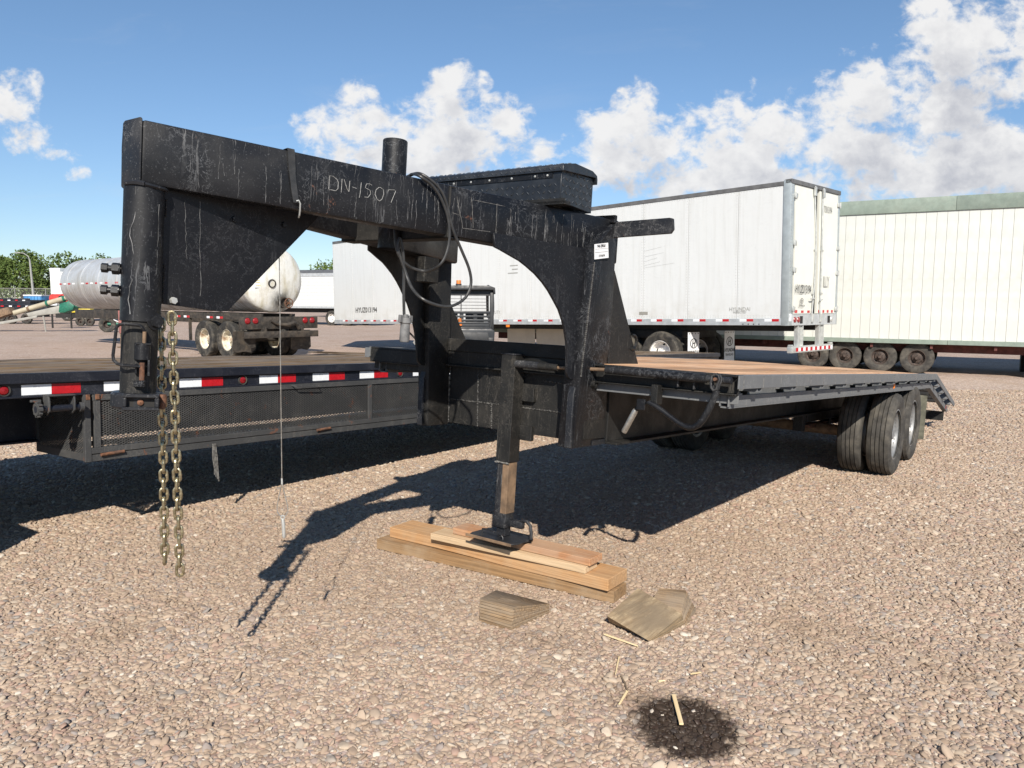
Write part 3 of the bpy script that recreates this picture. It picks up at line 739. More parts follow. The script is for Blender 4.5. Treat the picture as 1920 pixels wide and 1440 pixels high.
# gusset plate behind the post
gp = [(-2.142, .555), (-2.105, .565), (-1.44, .585), (-1.475, .548), (-1.86, .155), (-1.89, .148), (-2.135, .162)]
b = MB(); b.prism(gp, 'x', -.097, -.085); b.build('gusset_plate', M['black_smooth'], GT, bevel=.0012)
b = MB()
for z0, z1 in ((.47, .54), (.17, .31)):
    n = int((z1-z0)/.008)
    for q in range(n): b.lathe([(.001, -.004), (.006, -.003), (.007, .001), (.001, .004)], (-.083, -2.128, z0+q*.008), (0, 0, 1), 6)
b.build('fillet_weld', M['black'], GT, kind='stuff')
for yy, zz in ((-1.85, .503), (-1.622, .517)): hexnut((-.086, yy, zz), (1, 0, 0), .0115, .009).build('plate_bolt', M['black'], GT)
b = MB(); hexnut((-.086, -2.088, .176), (1, 0, 0), .0125, .016, b); b.build('chain_bolt', M['galv'], GT)
b = MB()
for yy, z0, z1 in ((-2.055, .54, .33), (-1.995, .545, .20)):
    b.tube([(-.0847, yy+random.uniform(-.003, .003)+.004*q*.3, z0+(z1-z0)*q/14) for q in range(15)], [random.uniform(.0004, .0012) for _ in range(15)], 4)
b.build('dried_drip', M['drip'], GT, kind='stuff')

# vertical pipe stub and cross channel between the beams
b = MB(); b.lathe([(.045, .70), (.045, 1.0), (.0545, 1.004), (.0575, 1.0), (.0575, .50)], (-.108, -1.0, 0), (0, 0, 1), 40); b.build('stand_pipe', M['black'], GT)
b = MB(); b.prism([(-.47, .775), (.235, .775), (.235, .545), (-.47, .545)], 'y', -.985, -.975); b.box(-.47, .235, -.985, -.90, .545, .553); b.box(-.47, .235, -.985, -.90, .768, .776)
b.build('cross_channel', M['black_dusty'], GT, bevel=.002)
b = MB(); b.box(-.5, -.42, -.42, -.30, .40, .54); b.build('battery_box', M['black_dusty'], GT, bevel=.003)

# uprights with arched front plates and rear braces
def upright(flip):
    f = mir if flip else (lambda p: V3(p))
    b = MB(); P = [(.44, -.128, -.446), (.44, .203, -.446), (.34, .203, -.446), (.34, -.128, -.446), (.504, -.150, .60), (.503, .075, .782), (.39, .075, .782), (.39, -.150, .60)]
    if flip: P = [(.44, -.128, -.446), (.44, .06, -.446), (.36, .06, -.446), (.36, -.128, -.446), (.504, -.150, .60), (.503, .05, .70), (.40, .05, .70), (.40, -.150, .60)]
    b.hexa([f(p) for p in P])
    u = b.build('upright', M['black'] if not flip else M['black_dusty'], GT, bevel=.006)
    arc = [(-.744, .60), (-.735, .535), (-.70, .525), (-.641, .505), (-.585, .487), (-.54, .465), (-.485, .435), (-.433, .398), (-.392, .362), (-.357, .325), (-.31, .275), (-.276, .223), (-.25, .17), (-.23, .116), (-.217, .06), (-.209, .006), (-.205, -.04), (-.190, -.066), (-.169, -.078), (-.138, -.082), (-.125, -.07), (-.13, .53), (-.13, .60)]
    def onp(t): return lambda q: f((( -.055+.239/.971*(q[1]+2.245))*max(0, min(1, (q[2]+.1)/.66))+(.425)*(1-max(0, min(1, (q[2]+.1)/.66)))+q[0], q[1], q[2]))
    b = MB(); b.prism(arc, 'x', -.022, -.008, onp(0)); b.build('arch_plate', M['black_smooth'] if not flip else M['black_dusty'], GT, bevel=.0015)
    b = MB()
    for q in range(58):
        z_ = -.06+q*.0103; tt = (z_+.446)/1.006; x_ = .44+.06*tt
        b.lathe([(.001, -.006), (.0055, -.003), (.006, .002), (.001, .006)], f((x_+.001, -.137, z_)), (0, 0, 1), 6)
    b.build('seam_weld', M['seam'], GT, kind='stuff')
    b = MB(); b.prism([(-.128, -.1), (-.150, -.16), (-.152, -.30), (-.150, -.446), (-.128, -.446)], 'x', .395, .435, f); b.build('front_flange', M['chip'], GT, bevel=.004)
    b = MB(); b.prism([(.14, .52), (.155, .50), (.505, .0), (.51, -.03), (.14, -.03)] if not flip else [(.02, .46), (.035, .44), (.30, .09), (.31, .0), (.02, .0)], 'x', .455, .468, f); b.build('rear_brace', M['black_dusty'], GT, bevel=.0015)
upright(False); upright(True)
b = MB(); b.tube([(.475+.0, .405+.038*math.cos(a), .135+.04*math.sin(a)) for a in [PI*(.62-k/11*1.25) for k in range(12)]], .008, 8); b.build('safety_loop', M['black_dusty'], GT)
# side reinforcement patches on the near frame
b = MB(); b.prism([(-.045, -.405), (-.05, -.19), (-.04, -.183), (.20, -.19), (.245, -.2), (.23, -.41)], 'x', .4395, .4475, lambda q: V3(q)); b.build('patch_plate', M['black_dusty'], GT, bevel=.0012)
b = MB(); b.box(.4395, .446, .06, .52, -.444, -.417); b.build('lower_patch', M['chip'], GT, bevel=.001)
b = MB(); b.lathe([(.011, -.01), (.021, -.01), (.021, .030), (.011, .030), (.011, -.01)], (.45, .0, -.105), (1, 0, 0), 20); b.build('shaft_bushing', M['black_dusty'], GT)
b = MB(); b.tube([(.462, .065+.027*math.cos(a), -.022+.027*math.sin(a)) for a in [2*PI*k/16 for k in range(16)]], .006, 6, closed=True); b.build('shaft_hole_ring', M['chip'], GT)
# square step bar sticking out near the top
b = MB(); b.prism([(.485, .765), (.815, .775), (.835, .770), (.842, .715), (.828, .695), (.485, .682)], 'y', .045, .062); b.build('tie_bar', M['chip'], GT, bevel=.002)
b = MB(); b.box(.42, .51, .03, .055, .775, .80); b.box(-.55, .51, .03, .05, .76, .80); b.build('top_angle', M['black'], GT, bevel=.002)

# main frame
ibeam(.45, .2, 6.35, -.444, -.12, .142).build('main_beam', M['black_dusty'], GT, bevel=.002)
ibeam(-.685, .2, 6.35, -.444, -.12, .142).build('main_beam', M['black_dusty'], GT, bevel=.002)
for k in range(11):
    y_ = .35+.6*k
    b = MB(); b.box(-1.24, 1.19, y_-.03, y_-.024, -.12, -.035); b.box(-1.24, 1.19, y_-.03, y_+.03, -.12, -.114); b.box(-1.24, 1.19, y_-.03, y_+.03, -.041, -.035)
    b.build('crossmember', M['black_dusty'], GT)
# front cross box
b = MB(); b.box(-.61, .40, .03, .16, .015, .092); b.build('front_top_channel', M['black_dusty'], GT, bevel=.004)
b = MB(); b.box(-.61, .40, .04, .062, -.068, .0149); b.box(-.61, .40, .02, .062, -.078, -.068); b.build('front_mid_channel', M['black_dusty'], GT, bevel=.002)
b = MB(); b.box(-.61, .43, .07, .082, -.434, -.079); b.build('front_bulkhead', M['black_dusty'], GT, bevel=.002)
b = MB()
def bead(p0, p1, step=.011, r=.0042):
    p0 = V3(p0); p1 = V3(p1); n = max(2, int((p1-p0).length/step)); d = (p1-p0).normalized()
    for q in range(n+1):
        rr_ = r*random.uniform(.5, 1.5); b.lathe([(.001, -.006), (rr_, -.003), (rr_*1.1, .002), (.001, .006)], p0+(p1-p0)*q/n+V3((random.uniform(-.002, .002), 0, random.uniform(-.002, .002))), d, 6)
bead((-.60, .069, -.285), (.30, .069, -.285)); bead((-.388, .069, -.08), (-.37, .069, -.43)); bead((-.27, .069, -.29), (-.26, .069, -.43)); bead((-.605, .06, .09), (-.605, .069, -.43)); bead((.1, .069, -.115), (.33, .069, -.13)); bead((.345, .069, -.13), (.36, .069, -.28))
b.build('bulkhead_weld', M['seam'], GT, kind='stuff')
b = MB(); b.box(-.33, -.262, .052, .055, -.038, -.016); b.build('serial_plate', M['galv'], GT, bevel=.002)
b = MB(); b.tube([(.395, -.06, -.135), (.40, -.06, -.3), (.40, -.06, -.42)], .004, 5)
# deck front channel and wings
for x0, x1 in ((-1.262, -.625), (.452, 1.245)):
    b = MB(); b.box(x0, x1, -.0, .10, -.008, .004); b.box(x0, x1, .0 if x0 < 0 else .03, .045, -.088, -.008); b.box(x0, x1, .0, .045, -.096, -.088); b.build('deck_front_channel', M['black_dusty'], GT, bevel=.003)
    b = MB(); b.box(x0, x1, .045, .052, -.14, -.096); b.build('front_lower_strip', M['railgrey'] if x0 > 0 else M['black_dusty'], GT, bevel=.0015)
b = MB(); b.box(-1.325, -1.262, .01, .05, -.07, -.005); b.build('corner_stub', M['railgrey'], GT, bevel=.002)

# landing-leg jack
jx = -.078
b = MB(); b.box(jx-.048, jx+.048, -.05, .05, -.60, .022); b.build('jack_housing', M['black_dusty'], GT, bevel=.0025)
b = MB(); b.box(jx-.052, jx+.052, -.054, .054, .018, .028); b.build('jack_cap', M['chip'], GT, bevel=.003)
b = MB()
for q in range(26): b.lathe([(.001, -.006), (.004, -.002), (.001, .006)], (jx-.048+.0038*q, -.051, -.602+random.uniform(-.004, .003)), (1, 0, 0), 5)
b.build('torn_edge', M['weld'], GT, kind='stuff')
b = MB(); b.box(jx-.041, jx+.041, -.041, .041, -.945, -.60); leg = b.build('jack_leg', M['chip'], GT, bevel=.004)
b = MB(); b.box(jx-.0, jx+.0425, -.0425, .0425, -.90, -.602); b.build('grease_sleeve', M['brownsteel'], leg, bevel=.002)
b = MB(); b.box(jx-.045, jx+.042, -.044, .042, -.985, -.925); b.box(jx+.03, jx+.14, -.012, .02, -.975, -.935); b.build('leg_foot_collar', M['chip'], leg, bevel=.005)
b = MB(); b.box(jx-.026, jx+.034, -.03, .03, -1.035, -.98); b.build('foot_socket', M['chip'], GT, bevel=.003)
ft = MB(); ft.prism([(-.175, -.14), (.125, -.14), (.150, -.1), (.150, .05), (.10, .11), (-.16, .11), (-.19, .06), (-.19, -.1)], 'z', -1.047, -1.038, lambda q: V3((q[0]+jx+.02, q[1]+.02, q[2])))
ft.build('foot_plate', M['chip'], GT, bevel=.003)
b = MB(); b.box(jx-.18, jx+.15, -.125, -.118, -1.055, -1.038); b.build('foot_lip', M['brownsteel'], GT, bevel=.002)
b = MB(); b.tube([(jx-.10, -.07, -1.04), (jx-.095, -.072, -1.005), (jx-.06, -.075, -1.0), (jx+.045, -.08, -1.012), (jx+.06, -.08, -1.025), (jx+.062, -.08, -1.045)], .005, 6); b.build('foot_handle', M['chip'], GT)
b = MB(); b.tube([(jx+.115, .0, -.955), (jx+.13, .0, -.925), (jx+.165, .0, -.925), (jx+.19, .0, -.945), (jx+.20, .0, -.985), (jx+.20, .0, -1.02)], .010, 8); b.build('carry_ring', M['chip'], GT)
for z0, z1 in ((-.245, -.165), (-.47, -.385)):
    b = MB(); b.box(jx+.048, jx+.13, .038, .07, z0, z1); b.build('jack_bracket', M['black_dusty'], GT, bevel=.003)
b = MB(); b.prism([(jx+.0485, .01), (jx+.052, -.2), (jx+.0495, -.3)], 'y', -.02, .03); 
# crank shaft across the front
MB().tube([(jx+.05, -.035, -.028), (.13, -.035, -.03)], .022, 14).build('jack_gearbox', M['chip'], GT)
MB().tube([(.13, -.035, -.03), (.253, -.035, -.031)], [.021, .019], 14).build('shaft_sleeve', M['black_dusty'], GT)
MB().tube([(.25, -.035, -.031), (.56, -.035, -.02)], .010, 12).build('crank_shaft', M['brownsteel'], GT)
b = MB(); b.tube([(.555, -.035, -.02), (.84, -.035, -.021)], .0205, 18); b.tube([(.84, -.035, -.021), (1.11, -.035, -.022)], .0225, 18); b.build('shaft_guard', M['black'], GT)
MB().tube([(1.11, -.035, -.022), (1.235, -.035, -.024)], .017, 14).build('shaft_end', M['chip'], GT)
for dx in (-.016, .012):
    lo = [(1.170, .005), (1.188, -.002), (1.194, -.020), (1.186, -.045), (1.182, -.066), (1.168, -.074), (1.156, -.060), (1.152, -.035), (1.155, -.008)]
    MB().tube([(x_, -.072+dx, z_) for x_, z_ in lo], .0058, 7, closed=True).build('joint_yoke', M['chip'], GT)
MB().tube([(1.175, -.100, -.020), (1.175, -.035, -.022)], .0085, 10).build('joint_pin', M['rust'], GT)
hd = [(1.180, -.072, -.072), (1.165, -.072, -.12), (1.143, -.072, -.175), (1.122, -.072, -.218), (1.10, -.072, -.246), (1.075, -.072, -.262), (1.05, -.072, -.266), (1.02, -.072, -.259), (.985, -.072, -.243), (.916, -.072, -.204), (.87, -.072, -.18), (.832, -.072, -.166)]
ch = MB().tube(hd, [.0165]*5+[.0155]*2+[.014]*5, 12).build('crank_handle', M['black'], GT)
MB().tube([(.835, -.072, -.166), (.80, -.072, -.172), (.775, -.072, -.19), (.758, -.072, -.213)], .009, 10).build('handle_bend', M['black'], ch)
MB().tube([(.762, -.072, -.209), (.757, -.072, -.217), (.705, -.072, -.325), (.702, -.072, -.331)], [.013, .0155, .0155, .013], 14).build('handle_grip', M['bare'], ch)
b = MB(); b.box(.825, .86, -.045, .02, -.175, -.075); b.build('handle_hanger', M['black_dusty'], GT, bevel=.002)
b = MB(); b.box(.777, .822, -.10, -.088, -.205, -.15); b.build('hanger_block', M['black'], GT, bevel=.002)
b = MB(); b.box(.95, .958, -.02, .045, -.077, -.04); b.box(1.035, 1.043, -.02, .045, -.082, -.04); b.box(.95, 1.043, -.02, .045, -.046, -.040); b.build('stake_stirrup', M['chip'], GT, bevel=.0015)

# deck: side channels, rub rails, stake pockets, planks
for sgn in (1, -1):
    X = lambda v: v if sgn > 0 else -v+.0
    b = MB(); b.box(*sorted((X(1.255), X(1.263))), -.01, 6.40, -.062, .004); rr = b.build('rub_rail', M['railgrey'], GT, bevel=.0015)
    b = MB()
    for k in range(22):
        y_ = .05+.29*k
        if y_ < 6.35: b.box(*sorted((X(1.2625), X(1.2642))), y_, y_+.004, -.060, .002)
    b.build('rail_weld', M['weld'], rr, kind='stuff')
    b = MB(); b.box(*sorted((X(1.150), X(1.157))), .045, 6.36, -.155, .0); b.box(*sorted((X(1.157), X(1.205))), .045, 6.36, -.163, -.155); b.box(*sorted((X(1.198), X(1.205))), .03, 6.36, -.155, -.100); b.box(*sorted((X(1.157), X(1.205))), .045, 6.36, -.006, .0)
    b.build('side_channel', M['railgrey'], GT, bevel=.0012)
    for k in range(11):
        y_ = .28+.6*k
        if sgn < 0: continue
        b = MB(); b.box(*sorted((X(1.157), X(1.2555))), y_, y_+.006, -.082, -.006); b.box(*sorted((X(1.157), X(1.2555))), y_+.055, y_+.061, -.082, -.006); b.box(*sorted((X(1.19), X(1.2555))), y_+.006, y_+.055, -.082, -.076)
        b.build('stake_pocket', M['railgrey'], GT)
# amber markers and retaining ring
for y_ in (.10, 4.17):
    b = MB(); b.lathe([(.001, .012), (.010, .010), (.0155, 0)], (1.206, y_, -.105), (1, 0, 0), 12)
    for q, p in enumerate(b.v): b.v[q] = (p[0], p[1], -.105+(p[2]+.105)*2.1)
    b.build('marker_light', M['amber'], GT)
MB().box(1.2, 1.222, .05, .16, -.098, -.088).build('marker_guard', M['railgrey'], GT, bevel=.001)
npl = 15; pw = 2.30/npl
base_plank = None
random.seed(11)
for k in range(npl):
    xk = -1.15+pw*k
    if base_plank is None:
        b = MB(); nseg = 26; L = 6.33
        prof = []
        for q in range(nseg+1):
            y_ = .105+(L-.055)*q/nseg; dz = .0035*math.sin(q*.9)+random.uniform(-.0015, .0015)
            prof.append((y_, dz))
        vs = []; fs = []
        for y_, dz in prof: vs += [(.006, y_, -.033), (pw-.006, y_, -.033), (pw-.006, y_, .001+dz), (.006, y_, .003+dz)]
        for q in range(nseg):
            a_ = q*4; c_ = a_+4
            for j in range(4): fs.append((a_+j, a_+(j+1) % 4, c_+(j+1) % 4, c_+j))
        fs += [(0, 3, 2, 1), (nseg*4, nseg*4+1, nseg*4+2, nseg*4+3)]
        base_plank = b.add(vs, fs).mesh('deck_plank', M['deckwood'], bevel=0)
    put('deck_plank', base_plank, GT, loc=(xk, 0, random.uniform(-.005, .004)))
# dovetail
DV0 = V3((0, 6.39, 0)); dang = math.atan2(.38, 1.84)
def dvp(q): # local: x, along slope, above slope
    return V3((q[0], 6.39+q[1]*math.cos(dang)+q[2]*math.sin(dang), .0-q[1]*math.sin(dang)+q[2]*math.cos(dang)))
for sgn in (1, -1):
    X = lambda v: v*sgn
    b = MB(); pts = [(0, .002), (1.86, .002), (1.90, -.03), (1.86, -.062), (0, -.062)]
    for k, (xa, xb) in enumerate([(1.252, 1.262)]):
        b.prism(pts, 'x', min(X(xa), X(xb)), max(X(xa), X(xb)), dvp)
    b.build('dovetail_rail', M['railgrey'], GT, bevel=.0015)
    b = MB(); b.prism([(-.02, -.10), (1.70, -.10), (1.70, -.165), (-.02, -.165)], 'x', min(X(1.150), X(1.205)), max(X(1.150), X(1.205)), dvp); b.build('dovetail_channel', M['railgrey'], GT, bevel=.002)
    for k in range(4):
        b = MB()
        b.prism([(.22+.42*k, -.006), (.28+.42*k, -.006), (.28+.42*k, -.10), (.22+.42*k, -.10)], 'x', min(X(1.16), X(1.253)), max(X(1.16), X(1.253)), dvp); b.build('stake_pocket', M['railgrey'], GT)
for k in range(7):
    b = MB(); b.prism([(.08+.26*k, 0.0), (.16+.26*k, 0.0), (.16+.26*k, -.05), (.08+.26*k, -.05)], 'x', -1.15, 1.15, dvp); b.build('dovetail_slat', M['black_dusty'], GT)
b = MB(); b.box(-1.15, 1.18, 7.92, 7.95, -.62, -.50); b.build('rear_bumper', M['black_dusty'], GT)
MB().box(1.206, 1.21, 7.84, 7.87, -.46, -.40).build('tail_marker', M['redlens'], GT)
# wheels (dual tandem)
def grz(x, y): # frame z of the ground below (x, y)
    p = TF @ V3((x, y, -.9)); q = TI @ V3((p.x, p.y, 0)); return q.z
for y_ in (4.50, 5.40):
    for x_ in (1.118, .862, -1.118, -.862):
        zc = grz(x_, y_)+.392
        wheel(GT, (x_, y_, zc), .39, .215, .235, M['rim'], 1 if x_ > 0 else -1, M['rubber_dusty'], dish=.095 if abs(x_) > 1 else -.06)
    MB().cyl((-1.0, y_, grz(0, y_)+.39), (1.0, y_, grz(0, y_)+.39), .055, 14).build('axle', M['brownsteel'], GT)
for x_ in (.45, -.685):
    b = MB(); b.box(x_-.05, x_+.05, 4.05, 5.85, -.52, -.445); b.box(x_-.045, x_+.045, 3.92, 4.02, -.60, -.445); b.box(x_-.045, x_+.045, 4.9, 5.0, -.60, -.445); b.build('spring_hanger', M['black_dusty'], GT, bevel=.004)
    for y_ in (4.5, 5.4):
        for q in range(3):
            MB().box(x_-.035, x_+.035, y_-.42+.09*q, y_+.42-.09*q, -.56-.014*q, -.549-.014*q).build('leaf_spring', M['rust'], GT)
for x0 in (.93, -1.27):
    b = MB()
    pts = []
    for q in range(7): pts.append((x0+.035*q*1.45, 6.02+.006*math.sin(q*1.7)))
    b.prism(pts+[(p[0], p[1]+.008) for p in reversed(pts)], 'z', -.73, -.24); b.build('mud_flap', M['mudflap'], GT)
    MB().box(x0, x0+.31, 6.035, 6.06, -.26, -.225).build('flap_bracket', M['black_dusty'], GT)

# ---- toolbox on the neck
TBL = 'black diamond plate toolbox with a slant lid sitting on the neck between the beams'
TB = thing('toolbox', TBL, 'toolbox', TF, (-.03, -.25, .80))
b = MB(); b.prism([(-.398, .80), (-.095, .79), (-.095, .968), (-.398, .955)], 'x', -.47, .436); b.build('box_body', M['diamond'], TB, bevel=.0015)
b = MB(); b.prism([(-.412, .945), (-.412, .972), (-.40, .980), (-.30, 1.003), (-.13, 1.0), (-.085, .985), (-.078, .965), (-.078, .940), (-.084, .940), (-.095, .972), (-.40, .948)], 'x', -.485, .452)
lid = b.build('lid', M['diamond'], TB, bevel=.0012)
b = MB(); b.box(-.46, .385, -.4025, -.3985, .917, .944); hs = b.build('hinge_strip', M['black'], TB)
for x_ in (-.44, -.36, -.255, -.135, -.01, .135, .28, .355):
    b = MB(); b.lathe([(.001, .004), (.0045, .003), (.0062, 0)], (x_, -.4027, .930), (0, -1, 0), 10); b.build('rivet', M['galv'], hs)
# raised tread bars
def tread(b, o_, ua, va, na, w_, h_, st=.033, cut=None):
    o_ = V3(o_); ua = V3(ua); va = V3(va); na = V3(na)
    i = 0; u_ = st*.5
    while u_ < w_:
        j = 0; v_ = st*.5
        while v_ < h_:
            if cut is None or cut(u_, v_):
                s_ = 1 if (i+j) % 2 else -1
                d = (ua+va*s_*.9).normalized(); e = na.cross(d)
                c = o_+ua*u_+va*v_; l = st*.40
                b.add([c-d*l, c+e*.0034, c+d*l, c-e*.0034, c+na*.0032-d*l*.5, c+na*.0032+d*l*.5], [(0, 1, 4), (1, 5, 4), (1, 2, 5), (2, 3, 5), (3, 4, 5), (3, 0, 4)])
            v_ += st; j += 1
        u_ += st; i += 1
b = MB()
tread(b, (-.47, -.399, .80), (1, 0, 0), (0, 0, 1), (0, -1, 0), .90, .115)
tread(b, (.4365, -.398, .80), (0, 1, 0), (0, 0, 1), (1, 0, 0), .30, .15)
b.build('tread_bars', M['bars'], TB, kind='stuff', smooth=0)
b = MB(); tread(b, (-.48, -.401, .981), (1, 0, 0), V3((0, .1, .0235)).normalized(), V3((0, -.23, 1)).normalized(), .92, .10); tread(b, (-.48, -.4125, .944), (1, 0, 0), (0, 0, 1), (0, -1, 0), .92, .032, .03)
b.build('lid_tread_bars', M['bars'], lid, kind='stuff', smooth=0)
b = MB(); b.box(-.47, .475, -.415, -.36, .782, .80); b.box(-.47, .475, -.415, -.408, .785, .812); b.build('mounting_angle', M['black_dusty'], TB, bevel=.0015)

# ---- rubber strap round the beam
STf = TF
ST = thing('tie_down_strap', 'black rubber strap hooked around the near neck beam left of the scratched number', 'strap', TF, tuple(on_beam(.535, .67)))
b = MB()
path = [(.525, .786, -.13), (.527, .787, .002), (.529, .775, .006), (.535, .70, .006), (.545, .64, .007), (.556, .585, .008)]
for i in range(len(path)-1):
    (s0, z0, o0), (s1, z1, o1) = path[i], path[i+1]; w0 = .0145 if i < 3 else .0125; w1 = w0*.95
    b.hexa([on_beam(s0-w0, z0, o0), on_beam(s0+w0, z0, o0), on_beam(s0+w0, z0+.001, o0+.004), on_beam(s0-w0, z0+.001, o0+.004), on_beam(s1-w1, z1, o1), on_beam(s1+w1, z1, o1), on_beam(s1+w1, z1+.001, o1+.004), on_beam(s1-w1, z1+.001, o1+.004)])
b.build('strap_band', M['cablerub'], ST)
MB().tube([on_beam(.555, .592, .014), on_beam(.563, .596, .016), on_beam(.570, .585, .016), on_beam(.572, .560, .012), on_beam(.574, .542, .004), on_beam(.578, .535, -.01)], .0035, 7).build('s_hook', M['galv'], ST)

# ---- trailer light cable looped over the beam
def spline(pts, n=6, closed=False):
    P = [V3(p) for p in pts]; out = []
    for i in range(len(P)-1):
        p0 = P[max(i-1, 0)]; p1 = P[i]; p2 = P[i+1]; p3 = P[min(i+2, len(P)-1)]
        for k in range(n):
            t = k/n; out.append(.5*((2*p1)+(p2-p0)*t+(2*p0-5*p1+4*p2-p3)*t*t+(3*p1-p0-3*p2+p3)*t**3))
    out.append(P[-1]); return out
CB = thing('light_cable', 'long black trailer cable coiled over the near neck beam with its plug hanging down', 'cable', TF, (.1, -1.1, .5))
c1 = [(.02, -1.02, .70), (.05, -1.06, .80), (.13, -1.12, .806), (.205, -1.150, .785), (.225, -1.090, .755), (.237, -1.040, .703), (.246, -1.0, .627), (.249, -.988, .535), (.243, -1.005, .455), (.215, -1.02, .412), (.13, -1.0, .395), (.093, -1.04, .402), (.083, -1.075, .415), (.074, -1.106, .440), (.069, -1.127, .47), (.05, -1.13, .55), (.03, -1.11, .66), (.04, -1.09, .78), (.10, -1.10, .808), (.19, -1.125, .800), (.232, -1.060, .755), (.243, -1.015, .694), (.254, -.974, .584), (.266, -.919, .496), (.277, -.872, .417), (.280, -.857, .350), (.274, -.884, .287), (.257, -.946, .246), (.24, -1.016, .240), (.205, -1.09, .262), (.14, -1.09, .305), (.100, -1.085, .352), (.084, -1.095, .40), (.075, -1.115, .45), (.07, -1.13, .50), (.072, -1.12, .53)]
MB().tube(spline(c1, 6), .0068, 9).build('cable_coil', M['cablerub'], CB)
c2 = [(.072, -1.12, .53), (.078, -1.109, .50), (.080, -1.092, .406), (.081, -1.086, .287), (.083, -1.078, .192)]
MB().tube(spline(c2, 6), .0068, 9).build('cable_tail', M['cablerub'], CB)
b = MB(); b.lathe([(.001, .194), (.012, .194), (.013, .180), (.024, .178), (.026, .155), (.021, .150), (.022, .12), (.0235, .075), (.019, .068), (.001, .068)], (.085, -1.07, 0), (0, 0, 1), 16)
plug = b.build('seven_pin_plug', M['greyplastic'], CB)
b = MB(); b.box(.078, .092, -1.112, -1.09, .155, .19); b.box(.078, .092, -1.05, -1.028, .158, .19); b.build('plug_tabs', M['greyplastic'], plug, bevel=.003)

# ---- safety chains
def chain(label, top, n, tilt):
    t = thing('safety_chain', label, 'chain', WORLDF, top, 'safety chains hanging from the gusset')
    p = .0352; rw = .0056; L = .0117; hw = .0116
    def lk():
        pts = []
        for k in range(10): a = PI*k/9; pts.append((hw*math.cos(a), 0, L-hw*.0+math.sin(a)*hw))
        for k in range(10): a = PI+PI*k/9; pts.append((hw*math.cos(a), 0, -L+math.sin(a)*hw))
        return MB().tube(pts, rw, 8, closed=True)
    if not hasattr(chain, 'me'):
        bb = lk(); bb.lathe([(.001, -.004), (rw*1.15, -.003), (rw*1.15, .003), (.001, .004)], (hw, 0, .0), (0, 0, 1), 8); chain.me = bb.mesh('chain_link', M['zinc'])
    x, y, z = top
    for k in range(n):
        a = (.25 if k % 2 == 0 else .25+PI/2)+random.uniform(-.18, .18)
        put('chain_link', chain.me, t, loc=(x+tilt[0]*k*p, y+tilt[1]*k*p, z-.015-k*p), rot=(random.uniform(-.05, .05), random.uniform(-.05, .05), a))
    return t
random.seed(5)
chain('nearer brass toned safety chain hanging freely right of the coupler post', (-1.203, 2.74, 1.556), 27, (-.006, 0))
chain('farther brass toned safety chain running down behind the coupler post', (-1.288, 2.84, 1.53), 26, (-.022, 0))

# ---- breakaway cable with its pin
BC = thing('breakaway_cable', 'thin steel wire hanging from the gusset edge with a looped pin at its end', 'cable', WORLDF, (-.965, 3.2, 1.9))
wx, wy = -.967, 3.2
MB().tube([(wx+.012, wy, 1.95), (wx+.009, wy, 1.6), (wx+.004, wy, 1.2), (wx, wy, .845)], .0019, 5).build('wire', M['bare'], BC)
lp = [(wx, wy, .85), (wx-.010, wy, .80), (wx-.022, wy, .745), (wx-.021, wy, .715), (wx-.005, wy, .698), (wx+.008, wy, .698), (wx+.021, wy, .718), (wx+.020, wy, .75), (wx+.009, wy, .80), (wx, wy, .85)]
MB().tube(spline(lp, 4), .0024, 6).build('wire_loop', M['bare'], BC)
MB().tube([(wx, wy, .862), (wx, wy, .838)], .004, 8).build('ferrule', M['galv'], BC)
b = MB(); b.tube([(wx+.0+.0075*math.cos(a), wy, .694+.0085*math.sin(a)) for a in [2*PI*k/12 for k in range(12)]], .0028, 6, closed=True); b.tube([(wx, wy, .686), (wx+.002, wy, .664), (wx+.003, wy, .612), (wx+.003, wy, .604)], [.006, .0075, .0075, .004], 10); b.build('pull_pin', M['galv'], BC)

# ================================================================== LUMBER AND CHOCKS
def lumber(name, label, cat, p0, p1, width, z0, z1, mat, group=None, skew=0.0, wob=.0, roll_=0.0):
    """board lying flat: front lower edge from p0 to p1 (world), extends away by width"""
    p0 = V3((*p0, 0)); p1 = V3((*p1, 0)); d = p1-p0; L = d.length; ang = math.atan2(d.y, d.x)
    b = MB(); n = 12; T_ = z1-z0
    vs = []; fs = []
    for q in range(n+1):
        x = L*q/n; dz = wob*math.sin(q*.8+L*3)+random.uniform(-.0006, .0006); e0 = random.uniform(-.0008, .0008)
        vs += [(x, e0, dz), (x, width+e0, dz), (x, width+e0, T_+dz), (x, e0, T_+dz)]
    for q in range(n):
        a_ = q*4; c_ = a_+4
        for j in range(4): fs.append((a_+j, a_+(j+1) % 4, c_+(j+1) % 4, c_+j))
    fs += [(0, 3, 2, 1), tuple(n*4+j for j in range(4))]
    b.add(vs, fs)
    me = b.mesh(name, mat, bevel=.0025)
    o = bpy.data.objects.new(name, me); COL.objects.link(o)
    o.location = (p0.x, p0.y, z0); o.rotation_euler = (roll_, 0, ang)
    o['label'] = label; o['category'] = cat
    if group: o['group'] = group
    return o
LG = 'timbers stacked under the jack foot'
random.seed(2)
lumber('timber', 'longest brown timber lying on the gravel at the bottom of the jack stack', 'timber', (-.875, 4.905), (.552, 4.004), .17, .006, .072, M['lumber_dark'], LG)
lumber('timber', 'wide golden brown timber second from the bottom of the jack stack', 'timber', (-.795, 4.945), (.52, 3.99), .215, .076, .142, M['lumber'], LG, wob=.002)
lumber('timber', 'pale sawn board third up in the jack stack', 'timber', (-.50, 4.672), (.405, 4.07), .14, .145, .184, M['lumber_pale'], LG)
